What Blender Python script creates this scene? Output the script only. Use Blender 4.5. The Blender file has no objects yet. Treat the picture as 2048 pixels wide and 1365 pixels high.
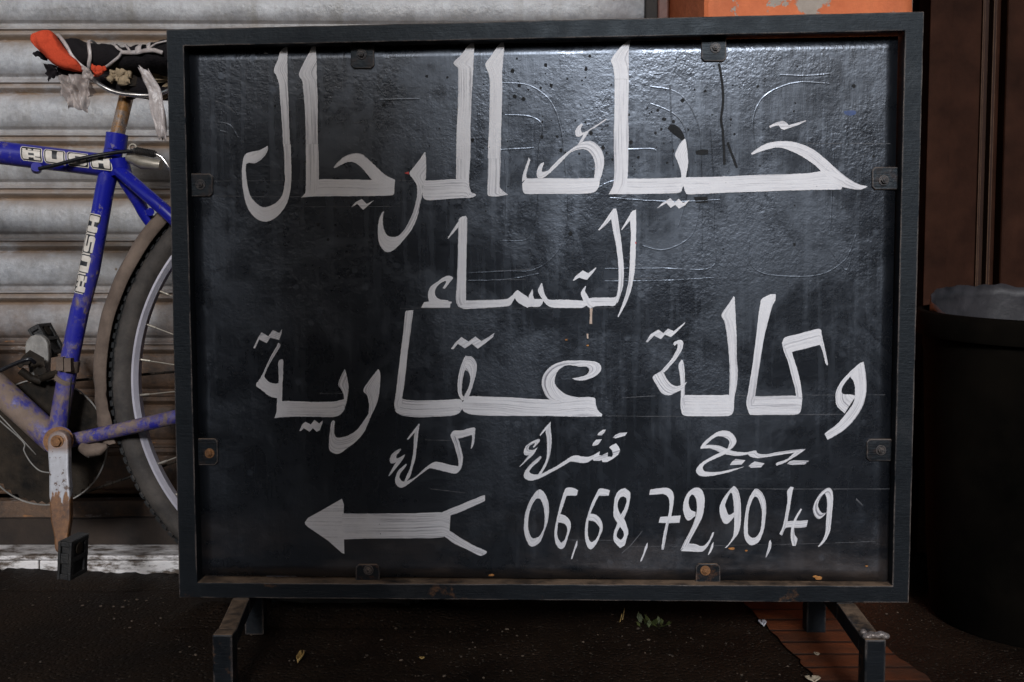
import bpy, bmesh, math, random
from mathutils import Vector, Matrix, noise as mnoise
from mathutils.geometry import tessellate_polygon
random.seed(7)
SC = bpy.context.scene
COL = SC.collection

# ------------------------------------------------------------------ camera, sky, sun, exposure
F, CX, CY = 1990.0, 1024.0, 682.5          # focal length and centre in photo pixels (2048 wide)
PITCH = math.radians(3.65)
EYE = 0.513
cam_d = bpy.data.cameras.new('Camera')
cam_d.sensor_width = 36.0
cam_d.lens = 36.0 * F / 2048.0
cam_d.clip_start = 0.02
cam_d.clip_end = 500
cam = bpy.data.objects.new('Camera', cam_d)
COL.objects.link(cam)
cam.location = (0, 0, EYE)
cam.rotation_euler = (math.pi / 2 - PITCH, 0, 0)
SC.camera = cam

SUN_EL, SUN_AZ = math.radians(24), math.radians(0)   # azimuth: to the right of the line behind the camera
world = bpy.data.worlds.new('World')
SC.world = world
world.use_nodes = True
wn = world.node_tree
bg = wn.nodes['Background']
sky = wn.nodes.new('ShaderNodeTexSky')
sky.sky_type = 'NISHITA'
sky.sun_disc = False
sky.sun_elevation = SUN_EL
sky.sun_rotation = math.pi - SUN_AZ
sky.dust_density = 2.2
sky.ozone_density = 0.6
wn.links.new(sky.outputs[0], bg.inputs[0])
bg.inputs[1].default_value = 0.065
sun_d = bpy.data.lights.new('Sun', 'SUN')
sun_d.energy = 1.5
sun_d.angle = math.radians(10)
sun_d.color = (0.88, 0.93, 1.0)
sun = bpy.data.objects.new('Sun', sun_d)
COL.objects.link(sun)
sdir = Vector((math.sin(SUN_AZ) * math.cos(SUN_EL), -math.cos(SUN_AZ) * math.cos(SUN_EL), math.sin(SUN_EL)))
sun.rotation_euler = sdir.to_track_quat('Z', 'Y').to_euler()
sun.location = sdir * 20
SC.view_settings.view_transform = 'Standard'
SC.view_settings.look = 'None'
SC.view_settings.gamma = 1.0
SC.view_settings.exposure = 0.7
SC.cycles.max_bounces = 8
SC.cycles.use_denoising = True

# ------------------------------------------------------------------ pixel -> place helpers
cP, sP = math.cos(PITCH), math.sin(PITCH)
ORG = Vector((0, 0, EYE))
def ray(px, py):
    a, b = (px - CX) / F, -(py - CY) / F
    return Vector((a, cP + b * sP, -sP + b * cP))
def at(px, py, Y):
    r = ray(px, py)
    return ORG + r * (Y / r.y)
def on_ground(px, py, z=0.0):
    r = ray(px, py)
    return ORG + r * ((z - EYE) / r.z)
def on_plane(px, py, p, n):
    r = ray(px, py)
    return ORG + r * ((p - ORG).dot(n) / r.dot(n))

# ------------------------------------------------------------------ object helpers
def props(o, label=None, cat=None, group=None, kind=None):
    if label: o['label'] = label
    if cat: o['category'] = cat
    if group: o['group'] = group
    if kind: o['kind'] = kind
    return o
def empty(name, loc=(0, 0, 0), label=None, cat=None, group=None, parent=None, rot=None):
    o = bpy.data.objects.new(name, None)
    COL.objects.link(o)
    o.empty_display_size = 0.05
    m = Matrix.Translation(Vector(loc))
    if rot is not None: m = m @ rot.to_4x4()
    if parent:
        o.parent = parent
        o.matrix_basis = world_of(parent).inverted() @ m
    else:
        o.matrix_basis = m
    return props(o, label, cat, group)
def world_of(o):
    m = o.matrix_basis.copy()
    while o.parent:
        o = o.parent
        m = o.matrix_basis @ m
    return m
def link(name, bm, mat, parent=None, smooth=False, bevel=0, loc=None, angle=40):
    """bm is in world coordinates; the mesh is stored in its parent's space (or about loc)"""
    me = bpy.data.meshes.new(name)
    bm.to_mesh(me); bm.free()
    o = bpy.data.objects.new(name, me)
    COL.objects.link(o)
    if parent:
        o.parent = parent
        if loc is not None:
            o.matrix_basis = world_of(parent).inverted() @ Matrix.Translation(Vector(loc))
        me.transform(world_of(o).inverted())
    elif loc is not None:
        o.location = loc
        me.transform(Matrix.Translation(-Vector(loc)))
    for m in (mat if isinstance(mat, (list, tuple)) else [mat]):
        me.materials.append(m)
    if smooth:
        for p in me.polygons: p.use_smooth = True
        if angle < 180:
            me.set_sharp_from_angle(angle=math.radians(angle))
    if bevel:
        md = o.modifiers.new('Bevel', 'BEVEL')
        md.width = bevel; md.segments = 2; md.limit_method = 'ANGLE'
    return o
def box(bm, lo, hi, M=None):
    vs = [bm.verts.new(Vector((x, y, z))) for x in (lo[0], hi[0]) for y in (lo[1], hi[1]) for z in (lo[2], hi[2])]
    for f in ((0, 1, 3, 2), (4, 6, 7, 5), (0, 4, 5, 1), (2, 3, 7, 6), (0, 2, 6, 4), (1, 5, 7, 3)):
        bm.faces.new([vs[i] for i in f])
    if M is not None:
        for v in vs: v.co = M @ v.co
    return vs
def prism(bm, a, b):
    """closed solid between two equal rings of points"""
    n = len(a)
    va = [bm.verts.new(p) for p in a]; vb = [bm.verts.new(p) for p in b]
    bm.faces.new(va); bm.faces.new(list(reversed(vb)))
    for i in range(n):
        bm.faces.new((va[i], vb[i], vb[(i + 1) % n], va[(i + 1) % n]))
    bmesh.ops.recalc_face_normals(bm, faces=bm.faces[:])
def frame_axes(d):
    d = d.normalized()
    up = Vector((0, 0, 1)) if abs(d.z) < 0.9 else Vector((1, 0, 0))
    s = d.cross(up).normalized()
    return s, s.cross(d).normalized()
def catmull(pts, sub, closed=False):
    n = len(pts); out = []
    rng = range(n if closed else n - 1)
    for i in rng:
        g = (lambda k: pts[k % n]) if closed else (lambda k: pts[min(max(k, 0), n - 1)])
        p0, p1, p2, p3 = g(i - 1), g(i), g(i + 1), g(i + 2)
        for j in range(sub):
            t = j / sub
            out.append(tuple(0.5 * (2 * b + (c - a) * t + (2 * a - 5 * b + 4 * c - d) * t * t + (3 * b - a - 3 * c + d) * t ** 3)
                             for a, b, c, d in zip(p0, p1, p2, p3)))
    if not closed: out.append(tuple(pts[-1]))
    return out
def tube(bm, pts, r, seg=12, caps=True, flat=1.0, jitter=0.0):
    pts = [Vector(p) for p in pts]; n = len(pts)
    rr = r if isinstance(r, (list, tuple)) else [r] * n
    rings = []; s_prev = None
    for i, p in enumerate(pts):
        d = pts[min(i + 1, n - 1)] - pts[max(i - 1, 0)]
        d.normalize()
        if s_prev is None: s, u = frame_axes(d)
        else:
            s = (s_prev - d * s_prev.dot(d)).normalized(); u = s.cross(d)
        s_prev = s
        ring = []
        for k in range(seg):
            a = 2 * math.pi * k / seg
            q = rr[i] * (1 + random.uniform(-jitter, jitter))
            ring.append(bm.verts.new(p + s * (math.cos(a) * q * flat) + u * (math.sin(a) * q)))
        rings.append(ring)
    for a, b in zip(rings, rings[1:]):
        for k in range(seg):
            bm.faces.new((a[k], a[(k + 1) % seg], b[(k + 1) % seg], b[k]))
    if caps:
        bm.faces.new(list(reversed(rings[0]))); bm.faces.new(rings[-1])
def cyl(bm, p0, p1, r, seg=20):
    tube(bm, [p0, p1], r, seg)
def sweep_ring(bm, c, prof, a0, a1, seg, closed_prof=True):
    """sweep a (dy, radius) profile about the wheel axis (world Y) through c"""
    full = abs(a1 - a0) > 2 * math.pi - 1e-6
    rings = []
    for i in range(seg if full else seg + 1):
        a = a0 + (a1 - a0) * i / seg
        rings.append([bm.verts.new(c + Vector((math.cos(a) * r, dy, math.sin(a) * r))) for dy, r in prof])
    m = len(prof)
    for i in range(len(rings) if full else len(rings) - 1):
        A, B = rings[i], rings[(i + 1) % len(rings)]
        for k in range(m if closed_prof else m - 1):
            bm.faces.new((A[k], A[(k + 1) % m], B[(k + 1) % m], B[k]))
    if not full and closed_prof:
        bm.faces.new(rings[0]); bm.faces.new(list(reversed(rings[-1])))
    bmesh.ops.recalc_face_normals(bm, faces=bm.faces[:])

# ------------------------------------------------------------------ materials
class NT:
    def __init__(s, name):
        s.m = bpy.data.materials.new(name); s.m.use_nodes = True
        s.t = s.m.node_tree; s.b = s.t.nodes['Principled BSDF']
        s.tc = s.t.nodes.new('ShaderNodeTexCoord')
    def n(s, typ, **kw):
        x = s.t.nodes.new(typ)
        for k, v in kw.items(): setattr(x, k, v)
        return x
    def set(s, sock, v):
        if v is None: return
        if isinstance(v, bpy.types.NodeSocket): s.t.links.new(v, sock)
        else:
            if hasattr(sock.default_value, '__len__') and isinstance(v, (tuple, list)) and len(v) == 3 and len(sock.default_value) == 4: v = (*v, 1)
            sock.default_value = v
    def obj(s): return s.tc.outputs['Object']
    def uv(s): return s.tc.outputs['UV']
    def mp(s, vec, scale=(1, 1, 1), loc=(0, 0, 0)):
        x = s.n('ShaderNodeMapping'); s.set(x.inputs['Vector'], vec)
        x.inputs['Scale'].default_value = scale; x.inputs['Location'].default_value = loc
        return x.outputs[0]
    def noise(s, scale, detail=4, rough=0.6, vec=None, dist=0.0):
        x = s.n('ShaderNodeTexNoise'); s.set(x.inputs['Vector'], vec or s.obj())
        x.inputs['Scale'].default_value = scale; x.inputs['Detail'].default_value = detail
        x.inputs['Roughness'].default_value = rough; x.inputs['Distortion'].default_value = dist
        return x.outputs['Fac']
    def vor(s, scale, vec=None, out='Distance', rand=1.0):
        x = s.n('ShaderNodeTexVoronoi'); s.set(x.inputs['Vector'], vec or s.obj())
        x.inputs['Scale'].default_value = scale; x.inputs['Randomness'].default_value = rand
        return x.outputs[out]
    def ramp(s, fac, lo, hi, a=0.0, b=1.0):
        x = s.n('ShaderNodeMapRange'); s.set(x.inputs[0], fac)
        x.inputs[1].default_value = lo; x.inputs[2].default_value = hi
        x.inputs[3].default_value = a; x.inputs[4].default_value = b
        return x.outputs[0]
    def mix(s, f, a, b):
        x = s.n('ShaderNodeMix', data_type='RGBA'); s.set(x.inputs[0], f); s.set(x.inputs[6], a); s.set(x.inputs[7], b)
        return x.outputs[2]
    def math(s, op, a, b=None):
        x = s.n('ShaderNodeMath', operation=op); s.set(x.inputs[0], a)
        if b is not None: s.set(x.inputs[1], b)
        return x.outputs[0]
    def sep(s, vec=None):
        x = s.n('ShaderNodeSeparateXYZ'); s.set(x.inputs[0], vec or s.obj()); return x.outputs
    def bump(s, h, strength=0.5, dist=0.002, normal=None):
        x = s.n('ShaderNodeBump'); s.set(x.inputs['Height'], h)
        x.inputs['Strength'].default_value = strength; x.inputs['Distance'].default_value = dist
        if normal is not None: s.set(x.inputs['Normal'], normal)
        return x.outputs[0]
    def out(s, col=None, rough=None, metal=None, normal=None, spec=None, **kw):
        s.set(s.b.inputs['Base Color'], col); s.set(s.b.inputs['Roughness'], rough); s.set(s.b.inputs['Metallic'], metal)
        if normal is not None: s.set(s.b.inputs['Normal'], normal)
        if spec is not None: s.set(s.b.inputs['Specular IOR Level'], spec)
        for k, v in kw.items(): s.set(s.b.inputs[k], v)
        return s.m
    def attr(s, name):
        x = s.n('ShaderNodeAttribute'); x.attribute_name = name; return x.outputs['Fac']

def edge_wear(t, radius):
    bv = t.n('ShaderNodeBevel'); bv.samples = 4; bv.inputs['Radius'].default_value = radius
    g = t.n('ShaderNodeNewGeometry')
    d = t.n('ShaderNodeVectorMath', operation='DOT_PRODUCT')
    t.set(d.inputs[0], bv.outputs[0]); t.set(d.inputs[1], g.outputs['Normal'])
    return t.ramp(d.outputs['Value'], 0.93, 0.99, 1.0, 0.0)
def m_panel(spec=0.95):
    t = NT('black_gloss_paint')
    fine = t.noise(420, 2, 0.5); mid = t.noise(150, 3, 0.6); big = t.noise(9, 4, 0.6)
    amp = t.ramp(t.noise(8, 4, 0.6), 0.38, 0.62, 0.12, 1.0)
    brush = t.noise(30, 5, 0.7, t.mp(t.obj(), (6, 1, 0.5)))
    brush2 = t.noise(26, 5, 0.7, t.mp(t.obj(), (0.5, 1, 7)))
    dent = t.noise(11, 3, 0.5)
    peel = t.math('ADD', t.math('MULTIPLY', t.math('ADD', t.math('MULTIPLY', fine, 0.5), mid), amp), t.math('MULTIPLY', t.math('ADD', brush, t.math('MULTIPLY', brush2, 0.4)), 0.30))
    peel = t.math('ADD', peel, t.math('MULTIPLY', dent, 1.6))
    nz = t.math('MULTIPLY', t.math('SUBTRACT', t.noise(60, 4), 0.5), 0.10)
    spots = t.ramp(t.math('ADD', t.vor(30), nz), 0.07, 0.16, 1.0, 0.0)
    spots = t.math('MULTIPLY', spots, t.ramp(t.noise(9, 2), 0.46, 0.6))
    drips = t.ramp(t.noise(6, 4, 0.65, t.mp(t.obj(), (11, 1, 0.7))), 0.52, 0.72)
    patch = t.ramp(t.noise(6.5, 7, 0.72, None, 0.5), 0.48, 0.60)
    x, y, z = t.sep()
    low = t.math('MULTIPLY', t.ramp(z, -0.335, -0.25, 1.0, 0.0), t.ramp(t.noise(14, 5, 0.7, t.mp(t.obj(), (0.5, 1, 1.6))), 0.42, 0.75))
    col = t.mix(t.ramp(big, 0.35, 0.7), (0.0045, 0.0050, 0.0062), (0.009, 0.010, 0.0125))
    col = t.mix(t.math('MULTIPLY', low, 0.75), col, (0.060, 0.040, 0.028))
    rustspot = t.math('MULTIPLY', t.ramp(t.vor(9), 0.03, 0.06, 1, 0), t.ramp(z, -0.35, -0.29, 1, 0))
    col = t.mix(rustspot, col, (0.22, 0.08, 0.02))
    rough = t.ramp(t.noise(22, 6, 0.7), 0.3, 0.75, 0.215, 0.315)
    rough = t.math('ADD', rough, t.math('MULTIPLY', spots, 0.22))
    rough = t.math('ADD', rough, t.math('MULTIPLY', drips, 0.10))
    rough = t.math('ADD', rough, t.math('MULTIPLY', patch, 0.13))
    rough = t.math('ADD', rough, t.math('MULTIPLY', low, 0.3))
    nrm = t.bump(peel, 0.21, 0.0020)
    t.b.inputs['Specular Tint'].default_value = (0.76, 0.85, 1.0, 1)  # bluish sky reflection put into the paint's specular tint
    return t.out(col, rough, 0.0, nrm, spec)
def m_frame(name='black_frame_paint', rusty=0.0, gloss=0.0):
    t = NT(name)
    n1 = t.noise(22, 6, 0.65); n2 = t.noise(160, 3, 0.6)
    g = t.n('ShaderNodeNewGeometry')
    nz = t.sep(g.outputs['Normal'])[2]
    dust = t.math('MULTIPLY', t.ramp(nz, 0.6, 0.9), t.ramp(t.noise(20, 5, 0.7), 0.32, 0.55))
    chips = t.ramp(t.noise(34, 8, 0.75), 0.69, 0.72)
    x, y, z = t.sep()
    corner = t.math('MULTIPLY', t.ramp(z, -0.375, -0.31, 1.0, 0.0), t.ramp(t.noise(15, 6, 0.7), 0.60, 0.68))
    wear = t.math('MULTIPLY', edge_wear(t, 0.0026), t.ramp(t.noise(18, 7, 0.75), 0.40, 0.56))
    col = t.mix(n1, (0.0036, 0.004, 0.0050), (0.0080, 0.0087, 0.0106))
    col = t.mix(t.ramp(t.noise(9, 6, 0.7), 0.55, 0.75, 0, 0.35), col, (0.05, 0.047, 0.048))
    col = t.mix(chips, col, (0.15, 0.14, 0.13))
    col = t.mix(corner, col, t.mix(n2, (0.07, 0.03, 0.014), (0.16, 0.075, 0.03)))
    if rusty: col = t.mix(t.ramp(t.noise(60, 6, 0.7), 0.5, 0.62, 0, rusty), col, (0.13, 0.055, 0.022))
    col = t.mix(t.math('MULTIPLY', wear, 0.85), col, t.mix(n2, (0.13, 0.085, 0.06), (0.30, 0.26, 0.24)))
    col = t.mix(dust, col, t.mix(t.noise(50, 4), (0.12, 0.075, 0.047), (0.27, 0.18, 0.115)))
    rough = t.math('ADD', t.ramp(n1, 0.3, 0.7, 0.42 - gloss, 0.62 - gloss), t.math('MULTIPLY', dust, 0.4))
    streak = t.noise(40, 5, 0.65, t.mp(t.obj(), (1, 1, 12)))
    nrm = t.bump(t.math('ADD', t.math('ADD', n2, streak), t.math('MULTIPLY', t.noise(30, 4), 2.0 + 6 * gloss)), 0.3 + gloss, 0.0012)
    t.b.inputs['Specular Tint'].default_value = (0.78, 0.90, 1.0, 1)
    return t.out(col, rough, 0.0, nrm, 0.27 + gloss)
def m_white():
    t = NT('white_brush_paint')
    uvv = t.uv()
    s1 = t.noise(1.0, 5, 0.7, t.mp(uvv, (5, 420, 1)))
    s2 = t.noise(1.0, 3, 0.6, t.mp(uvv, (14, 1100, 1), (3, 7, 0)))
    cov = t.noise(11, 5, 0.65)
    st = t.math('ADD', t.math('MULTIPLY', s1, 0.7), t.math('MULTIPLY', s2, 0.3))
    thin = t.math('MULTIPLY', t.ramp(st, 0.49, 0.64), t.ramp(cov, 0.38, 0.56))
    base = t.mix(t.noise(30, 5, 0.7), (0.62, 0.60, 0.62), (0.79, 0.775, 0.79))
    col = t.mix(t.math('MULTIPLY', thin, 0.9), base, (0.13, 0.12, 0.15))
    speck = t.ramp(t.vor(90), 0.05, 0.075, 1, 0)
    col = t.mix(t.math('MULTIPLY', speck, t.ramp(t.noise(20), 0.58, 0.62)), col, (0.05, 0.05, 0.05))
    h = t.math('ADD', t.math('MULTIPLY', s1, 0.8), t.math('MULTIPLY', t.noise(330, 2), 0.35))
    return t.out(col, 0.42, 0.0, t.bump(h, 0.35, 0.0012), 0.5)
def m_plain(name, a, b, scale=20, rough=0.6, bump=0.3, metal=0.0, spec=0.5, bd=0.002, bs=None):
    t = NT(name)
    col = t.mix(t.ramp(t.noise(scale, 6, 0.65), 0.32, 0.68), a, b)
    return t.out(col, rough, metal, t.bump(t.noise(bs or scale * 5, 4, 0.6), bump, bd), spec)
def m_shutter():
    t = NT('galvanised_shutter_steel')
    x, y, z = t.sep()
    gr = t.attr('groove')
    mott = t.noise(16, 6, 0.7); fine = t.noise(120, 5, 0.75)
    col = t.mix(t.ramp(mott, 0.36, 0.66), (0.20, 0.203, 0.214), (0.45, 0.455, 0.475))
    col = t.mix(t.ramp(fine, 0.48, 0.72, 0, 0.45), col, (0.17, 0.165, 0.16))
    warm = t.ramp(t.noise(3.5, 6, 0.7, t.mp(t.obj(), (1, 1, 1.8))), 0.42, 0.68, 0.08, 0.5)
    col = t.mix(warm, col, (0.26, 0.225, 0.19))
    vst = t.ramp(t.noise(5, 5, 0.65, t.mp(t.obj(), (4.5, 1, 0.5))), 0.53, 0.72)
    col = t.mix(t.math('MULTIPLY', vst, 0.6), col, (0.17, 0.155, 0.13))
    edge = t.noise(11, 6, 0.75, t.mp(t.obj(), (1, 1, 2.5)))
    rust = t.math('MULTIPLY', gr, t.ramp(edge, 0.30, 0.52))
    col = t.mix(rust, col, t.mix(t.noise(25, 4), (0.10, 0.058, 0.034), (0.27, 0.185, 0.12)))
    lowz = t.ramp(t.math('ADD', z, t.math('MULTIPLY', t.math('SUBTRACT', t.noise(5, 6, 0.7), 0.5), 0.30)), 0.36, 0.50, 1.0, 0.0)
    rcol = t.mix(t.ramp(t.noise(19, 7, 0.75), 0.36, 0.66), (0.028, 0.016, 0.010), (0.125, 0.066, 0.034))
    flake = t.ramp(t.noise(28, 7, 0.7, t.mp(t.obj(), (0.7, 1, 2.2))), 0.60, 0.66)
    rcol = t.mix(t.math('MULTIPLY', flake, 0.6), rcol, (0.27, 0.25, 0.24))
    orange = t.ramp(t.noise(33, 4, 0.6, t.mp(t.obj(), (0.8, 1, 2.4), (4, 2, 1))), 0.66, 0.72)
    rcol = t.mix(t.math('MULTIPLY', orange, 0.7), rcol, (0.30, 0.12, 0.03))
    col = t.mix(lowz, col, rcol)
    sp = t.ramp(t.vor(24), 0.05, 0.08, 1, 0)
    col = t.mix(t.math('MULTIPLY', sp, t.ramp(t.noise(9), 0.5, 0.6)), col, (0.10, 0.06, 0.03))
    rough = t.math('ADD', t.ramp(mott, 0.3, 0.7, 0.26, 0.44), t.math('MULTIPLY', t.math('MAXIMUM', rust, lowz), 0.35))
    nrm = t.bump(t.math('ADD', t.math('ADD', t.noise(14, 3), t.math('MULTIPLY', t.noise(5, 2), 1.5)), t.math('MULTIPLY', fine, 0.35)), 0.55, 0.006)
    return t.out(col, rough, 0.0, nrm, 0.6)
def m_blue():
    t = NT('blue_bicycle_paint')
    x, y, z = t.sep()
    n = t.noise(26, 7, 0.75); n2 = t.noise(90, 6, 0.7, t.mp(t.obj(), (1, 1, 0.5)))
    amt = t.math('ADD', t.ramp(z, 0.24, 0.74, 0.13, -0.075), t.ramp(x, -0.12, -0.01, 0.20, 0.0))
    d = t.ramp(t.math('ADD', t.math('ADD', t.math('MULTIPLY', n, 0.6), t.math('MULTIPLY', n2, 0.4)), amt), 0.56, 0.68)
    col = t.mix(t.noise(40, 3), (0.007, 0.009, 0.19), (0.011, 0.015, 0.30))
    film = t.ramp(t.math('ADD', t.noise(12, 5), amt), 0.42, 0.85, 0, 0.6)
    col = t.mix(film, col, (0.10, 0.085, 0.16))
    mud = t.mix(t.noise(60, 5), (0.12, 0.082, 0.062), (0.25, 0.18, 0.14))
    fleck = t.ramp(t.noise(75, 6, 0.7, t.mp(t.obj(), (1, 1, 0.7), (3, 1, 2))), 0.60, 0.63)
    d = t.math('MAXIMUM', d, t.math('MULTIPLY', fleck, t.ramp(z, 0.50, 0.66, 1.0, 0.45)))
    col = t.mix(d, col, mud)
    rough = t.math('ADD', 0.24, t.math('MULTIPLY', t.math('MAXIMUM', d, film), 0.6))
    return t.out(col, rough, 0.0, t.bump(t.math('MULTIPLY', d, n2), 0.6, 0.002), 0.5)
def m_tyre():
    t = NT('dusty_tyre_rubber')
    x, y, z = t.sep()
    r = t.math('SQRT', t.math('ADD', t.math('MULTIPLY', x, x), t.math('MULTIPLY', z, z)))
    n = t.noise(30, 6, 0.7)
    f = t.ramp(t.math('ADD', r, t.math('MULTIPLY', t.math('SUBTRACT', n, 0.5), 0.022)), 0.3435, 0.3465)
    dust = t.mix(t.ramp(t.noise(20, 6, 0.7), 0.35, 0.65), (0.034, 0.029, 0.026), (0.080, 0.067, 0.058))
    col = t.mix(f, dust, (0.012, 0.012, 0.012))
    return t.out(col, 0.75, 0, t.bump(t.noise(140, 4), 0.4, 0.002), 0.35)
def m_arm():
    t = NT('flaking_chrome_crank')
    x, y, z = t.sep()                       # object origin at the bolt, arm hangs along -z
    n = t.noise(45, 6, 0.75); n2 = t.noise(16, 4, 0.7, t.mp(t.obj(), (3.5, 1, 0.6)))
    m = t.ramp(t.math('ADD', t.math('ADD', z, t.math('MULTIPLY', t.math('SUBTRACT', n2, 0.5), 0.13)), t.math('MULTIPLY', t.math('SUBTRACT', n, 0.5), 0.05)), -0.083, -0.077)
    top = t.ramp(z, -0.010, -0.018, 1, 0)
    chips = t.ramp(t.noise(70, 6, 0.7, None), 0.57, 0.60)
    silver = t.mix(t.ramp(t.noise(120, 4), 0.4, 0.7, 0, 0.4), t.mix(chips, (0.44, 0.43, 0.45), (0.09, 0.045, 0.025)), (0.25, 0.23, 0.23))
    rust = t.mix(t.ramp(t.noise(60, 7, 0.75), 0.35, 0.65), (0.060, 0.027, 0.015), (0.24, 0.105, 0.036))
    k = t.math('MULTIPLY', m, t.math('SUBTRACT', 1.0, t.math('MULTIPLY', top, 0.75)))
    col = t.mix(k, rust, silver)
    return t.out(col, t.ramp(k, 0, 1, 0.5, 0.38), t.ramp(k, 0, 1, 0.0, 0.25), t.bump(n, 0.25, 0.001), 0.5)
def m_post():
    t = NT('rusting_chrome_post')
    n = t.noise(30, 7, 0.75); n2 = t.noise(160, 4, 0.7)
    f = t.ramp(t.math('ADD', n, t.math('MULTIPLY', t.math('SUBTRACT', n2, 0.5), 0.4)), 0.40, 0.58)
    col = t.mix(f, (0.50, 0.45, 0.42), t.mix(n2, (0.15, 0.068, 0.022), (0.34, 0.17, 0.055)))
    return t.out(col, t.ramp(f, 0, 1, 0.16, 0.32), t.ramp(f, 0, 1, 0.85, 0.35), t.bump(n2, 0.3, 0.0006))
def m_ground():
    t = NT('damp_dirty_asphalt')
    n = t.noise(7, 6, 0.65); g = t.noise(130, 4, 0.7); v = t.vor(150)
    col = t.mix(t.ramp(n, 0.3, 0.7), (0.0062, 0.0032, 0.0016), (0.0215, 0.0115, 0.0058))
    agg = t.math('MULTIPLY', t.ramp(v, 0.18, 0.26, 1, 0), t.ramp(t.noise(60, 3), 0.48, 0.66))
    col = t.mix(t.math('MULTIPLY', agg, 0.75), col, (0.11, 0.09, 0.068))
    speck = t.math('MULTIPLY', t.ramp(t.vor(38), 0.06, 0.09, 1, 0), t.ramp(t.noise(19, 3), 0.53, 0.58))
    col = t.mix(speck, col, (0.12, 0.088, 0.062))
    h = t.math('ADD', g, t.math('MULTIPLY', t.ramp(v, 0.0, 0.5), 0.8))
    return t.out(col, t.ramp(n, 0.3, 0.7, 0.55, 0.8), 0, t.bump(h, 0.8, 0.005), 0.16)
def m_kerb():
    t = NT('dirty_white_marble')
    n = t.noise(34, 8, 0.75, t.mp(t.obj(), (0.55, 1, 1.6))); b = t.noise(6, 4)
    d = t.ramp(t.math('ADD', n, t.math('MULTIPLY', b, 0.25)), 0.57, 0.69)
    g = t.n('ShaderNodeNewGeometry'); up = t.ramp(t.sep(g.outputs['Normal'])[2], 0.5, 0.9)
    d = t.math('MAXIMUM', d, t.math('MULTIPLY', up, t.ramp(n, 0.38, 0.62)))
    col = t.mix(d, t.mix(b, (0.62, 0.58, 0.56), (0.80, 0.76, 0.74)), (0.09, 0.065, 0.048))
    return t.out(col, 0.55, 0, t.bump(n, 0.3, 0.002))
def m_orange():
    t = NT('peeling_orange_plaster')
    n = t.noise(9, 8, 0.65, None, 0.3); big = t.noise(4, 5)
    col = t.mix(t.ramp(t.noise(24, 6, 0.7), 0.3, 0.7), (0.52, 0.125, 0.044), (0.68, 0.185, 0.07))
    col = t.mix(t.ramp(t.noise(5, 6, 0.6, t.mp(t.obj(), (1.5, 1, 0.4))), 0.52, 0.7, 0, 0.5), col, (0.30, 0.10, 0.045))
    pc = at(1622, 2, 1.58)
    vd = t.n('ShaderNodeVectorMath', operation='DISTANCE'); t.set(vd.inputs[0], t.mp(t.obj(), (1, 0, 1))); vd.inputs[1].default_value = (pc.x, 0, pc.z)
    spot = t.ramp(t.math('ADD', vd.outputs['Value'], t.math('MULTIPLY', t.math('SUBTRACT', t.noise(40, 5, 0.7), 0.5), 0.05)), 0.021, 0.024, 1, 0)
    peel = t.math('MAXIMUM', t.ramp(n, 0.60, 0.61), spot)
    col = t.mix(peel, col, t.mix(t.noise(90, 4), (0.27, 0.22, 0.18), (0.42, 0.36, 0.31)))
    return t.out(col, 0.7, 0, t.bump(t.math('SUBTRACT', t.noise(60, 5), peel), 0.35, 0.004), 0.3)
def m_tiles():
    t = NT('worn_terracotta')
    x, y, z = t.sep()
    rows = t.math('ABSOLUTE', t.math('SUBTRACT', t.math('FRACT', t.math('MULTIPLY', y, 22.0)), 0.5))
    gap = t.ramp(t.math('ADD', rows, t.math('MULTIPLY', t.math('SUBTRACT', t.noise(30, 4), 0.5), 0.16)), 0.40, 0.46)
    n = t.noise(16, 7, 0.7)
    col = t.mix(t.ramp(n, 0.3, 0.7), (0.065, 0.018, 0.0065), (0.20, 0.052, 0.014))
    col = t.mix(t.ramp(t.noise(5, 5, 0.7), 0.42, 0.7), col, (0.04, 0.022, 0.014))
    col = t.mix(gap, col, (0.022, 0.012, 0.008))
    return t.out(col, 0.65, 0, t.bump(t.math('SUBTRACT', t.noise(120, 4), gap), 0.5, 0.003), 0.35)
def m_door_trim():
    t = NT('worn_brown_door_trim')
    n = t.noise(60, 5)
    w = t.math('MULTIPLY', edge_wear(t, 0.0022), t.ramp(n, 0.30, 0.6, 0.35, 1.0))
    col = t.mix(w, t.mix(t.noise(14, 5), (0.016, 0.0060, 0.0034), (0.034, 0.0135, 0.0078)), (0.16, 0.095, 0.055))
    return t.out(col, 0.6, 0, t.bump(n, 0.2, 0.001), 0.15)
def m_plastic():
    t = NT('dirty_clear_plastic')
    n = t.noise(40, 5, 0.7)
    m = t.out(t.mix(n, (0.48, 0.40, 0.36), (0.70, 0.62, 0.58)), 0.25, 0, t.bump(t.noise(70, 4), 0.5, 0.003), 0.6)
    tr = t.n('ShaderNodeBsdfTransparent'); tl = t.n('ShaderNodeBsdfTranslucent')
    tl.inputs[0].default_value = (0.55, 0.46, 0.42, 1)
    m1 = t.n('ShaderNodeMixShader'); m1.inputs[0].default_value = 0.35
    t.t.links.new(t.b.outputs[0], m1.inputs[1]); t.t.links.new(tl.outputs[0], m1.inputs[2])
    m2 = t.n('ShaderNodeMixShader'); t.set(m2.inputs[0], t.ramp(t.noise(22, 5, 0.7), 0.35, 0.75, 0.30, 0.78))
    t.t.links.new(m1.outputs[0], m2.inputs[1]); t.t.links.new(tr.outputs[0], m2.inputs[2])
    t.t.links.new(m2.outputs[0], t.t.nodes['Material Output'].inputs['Surface'])
    return m
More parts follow.
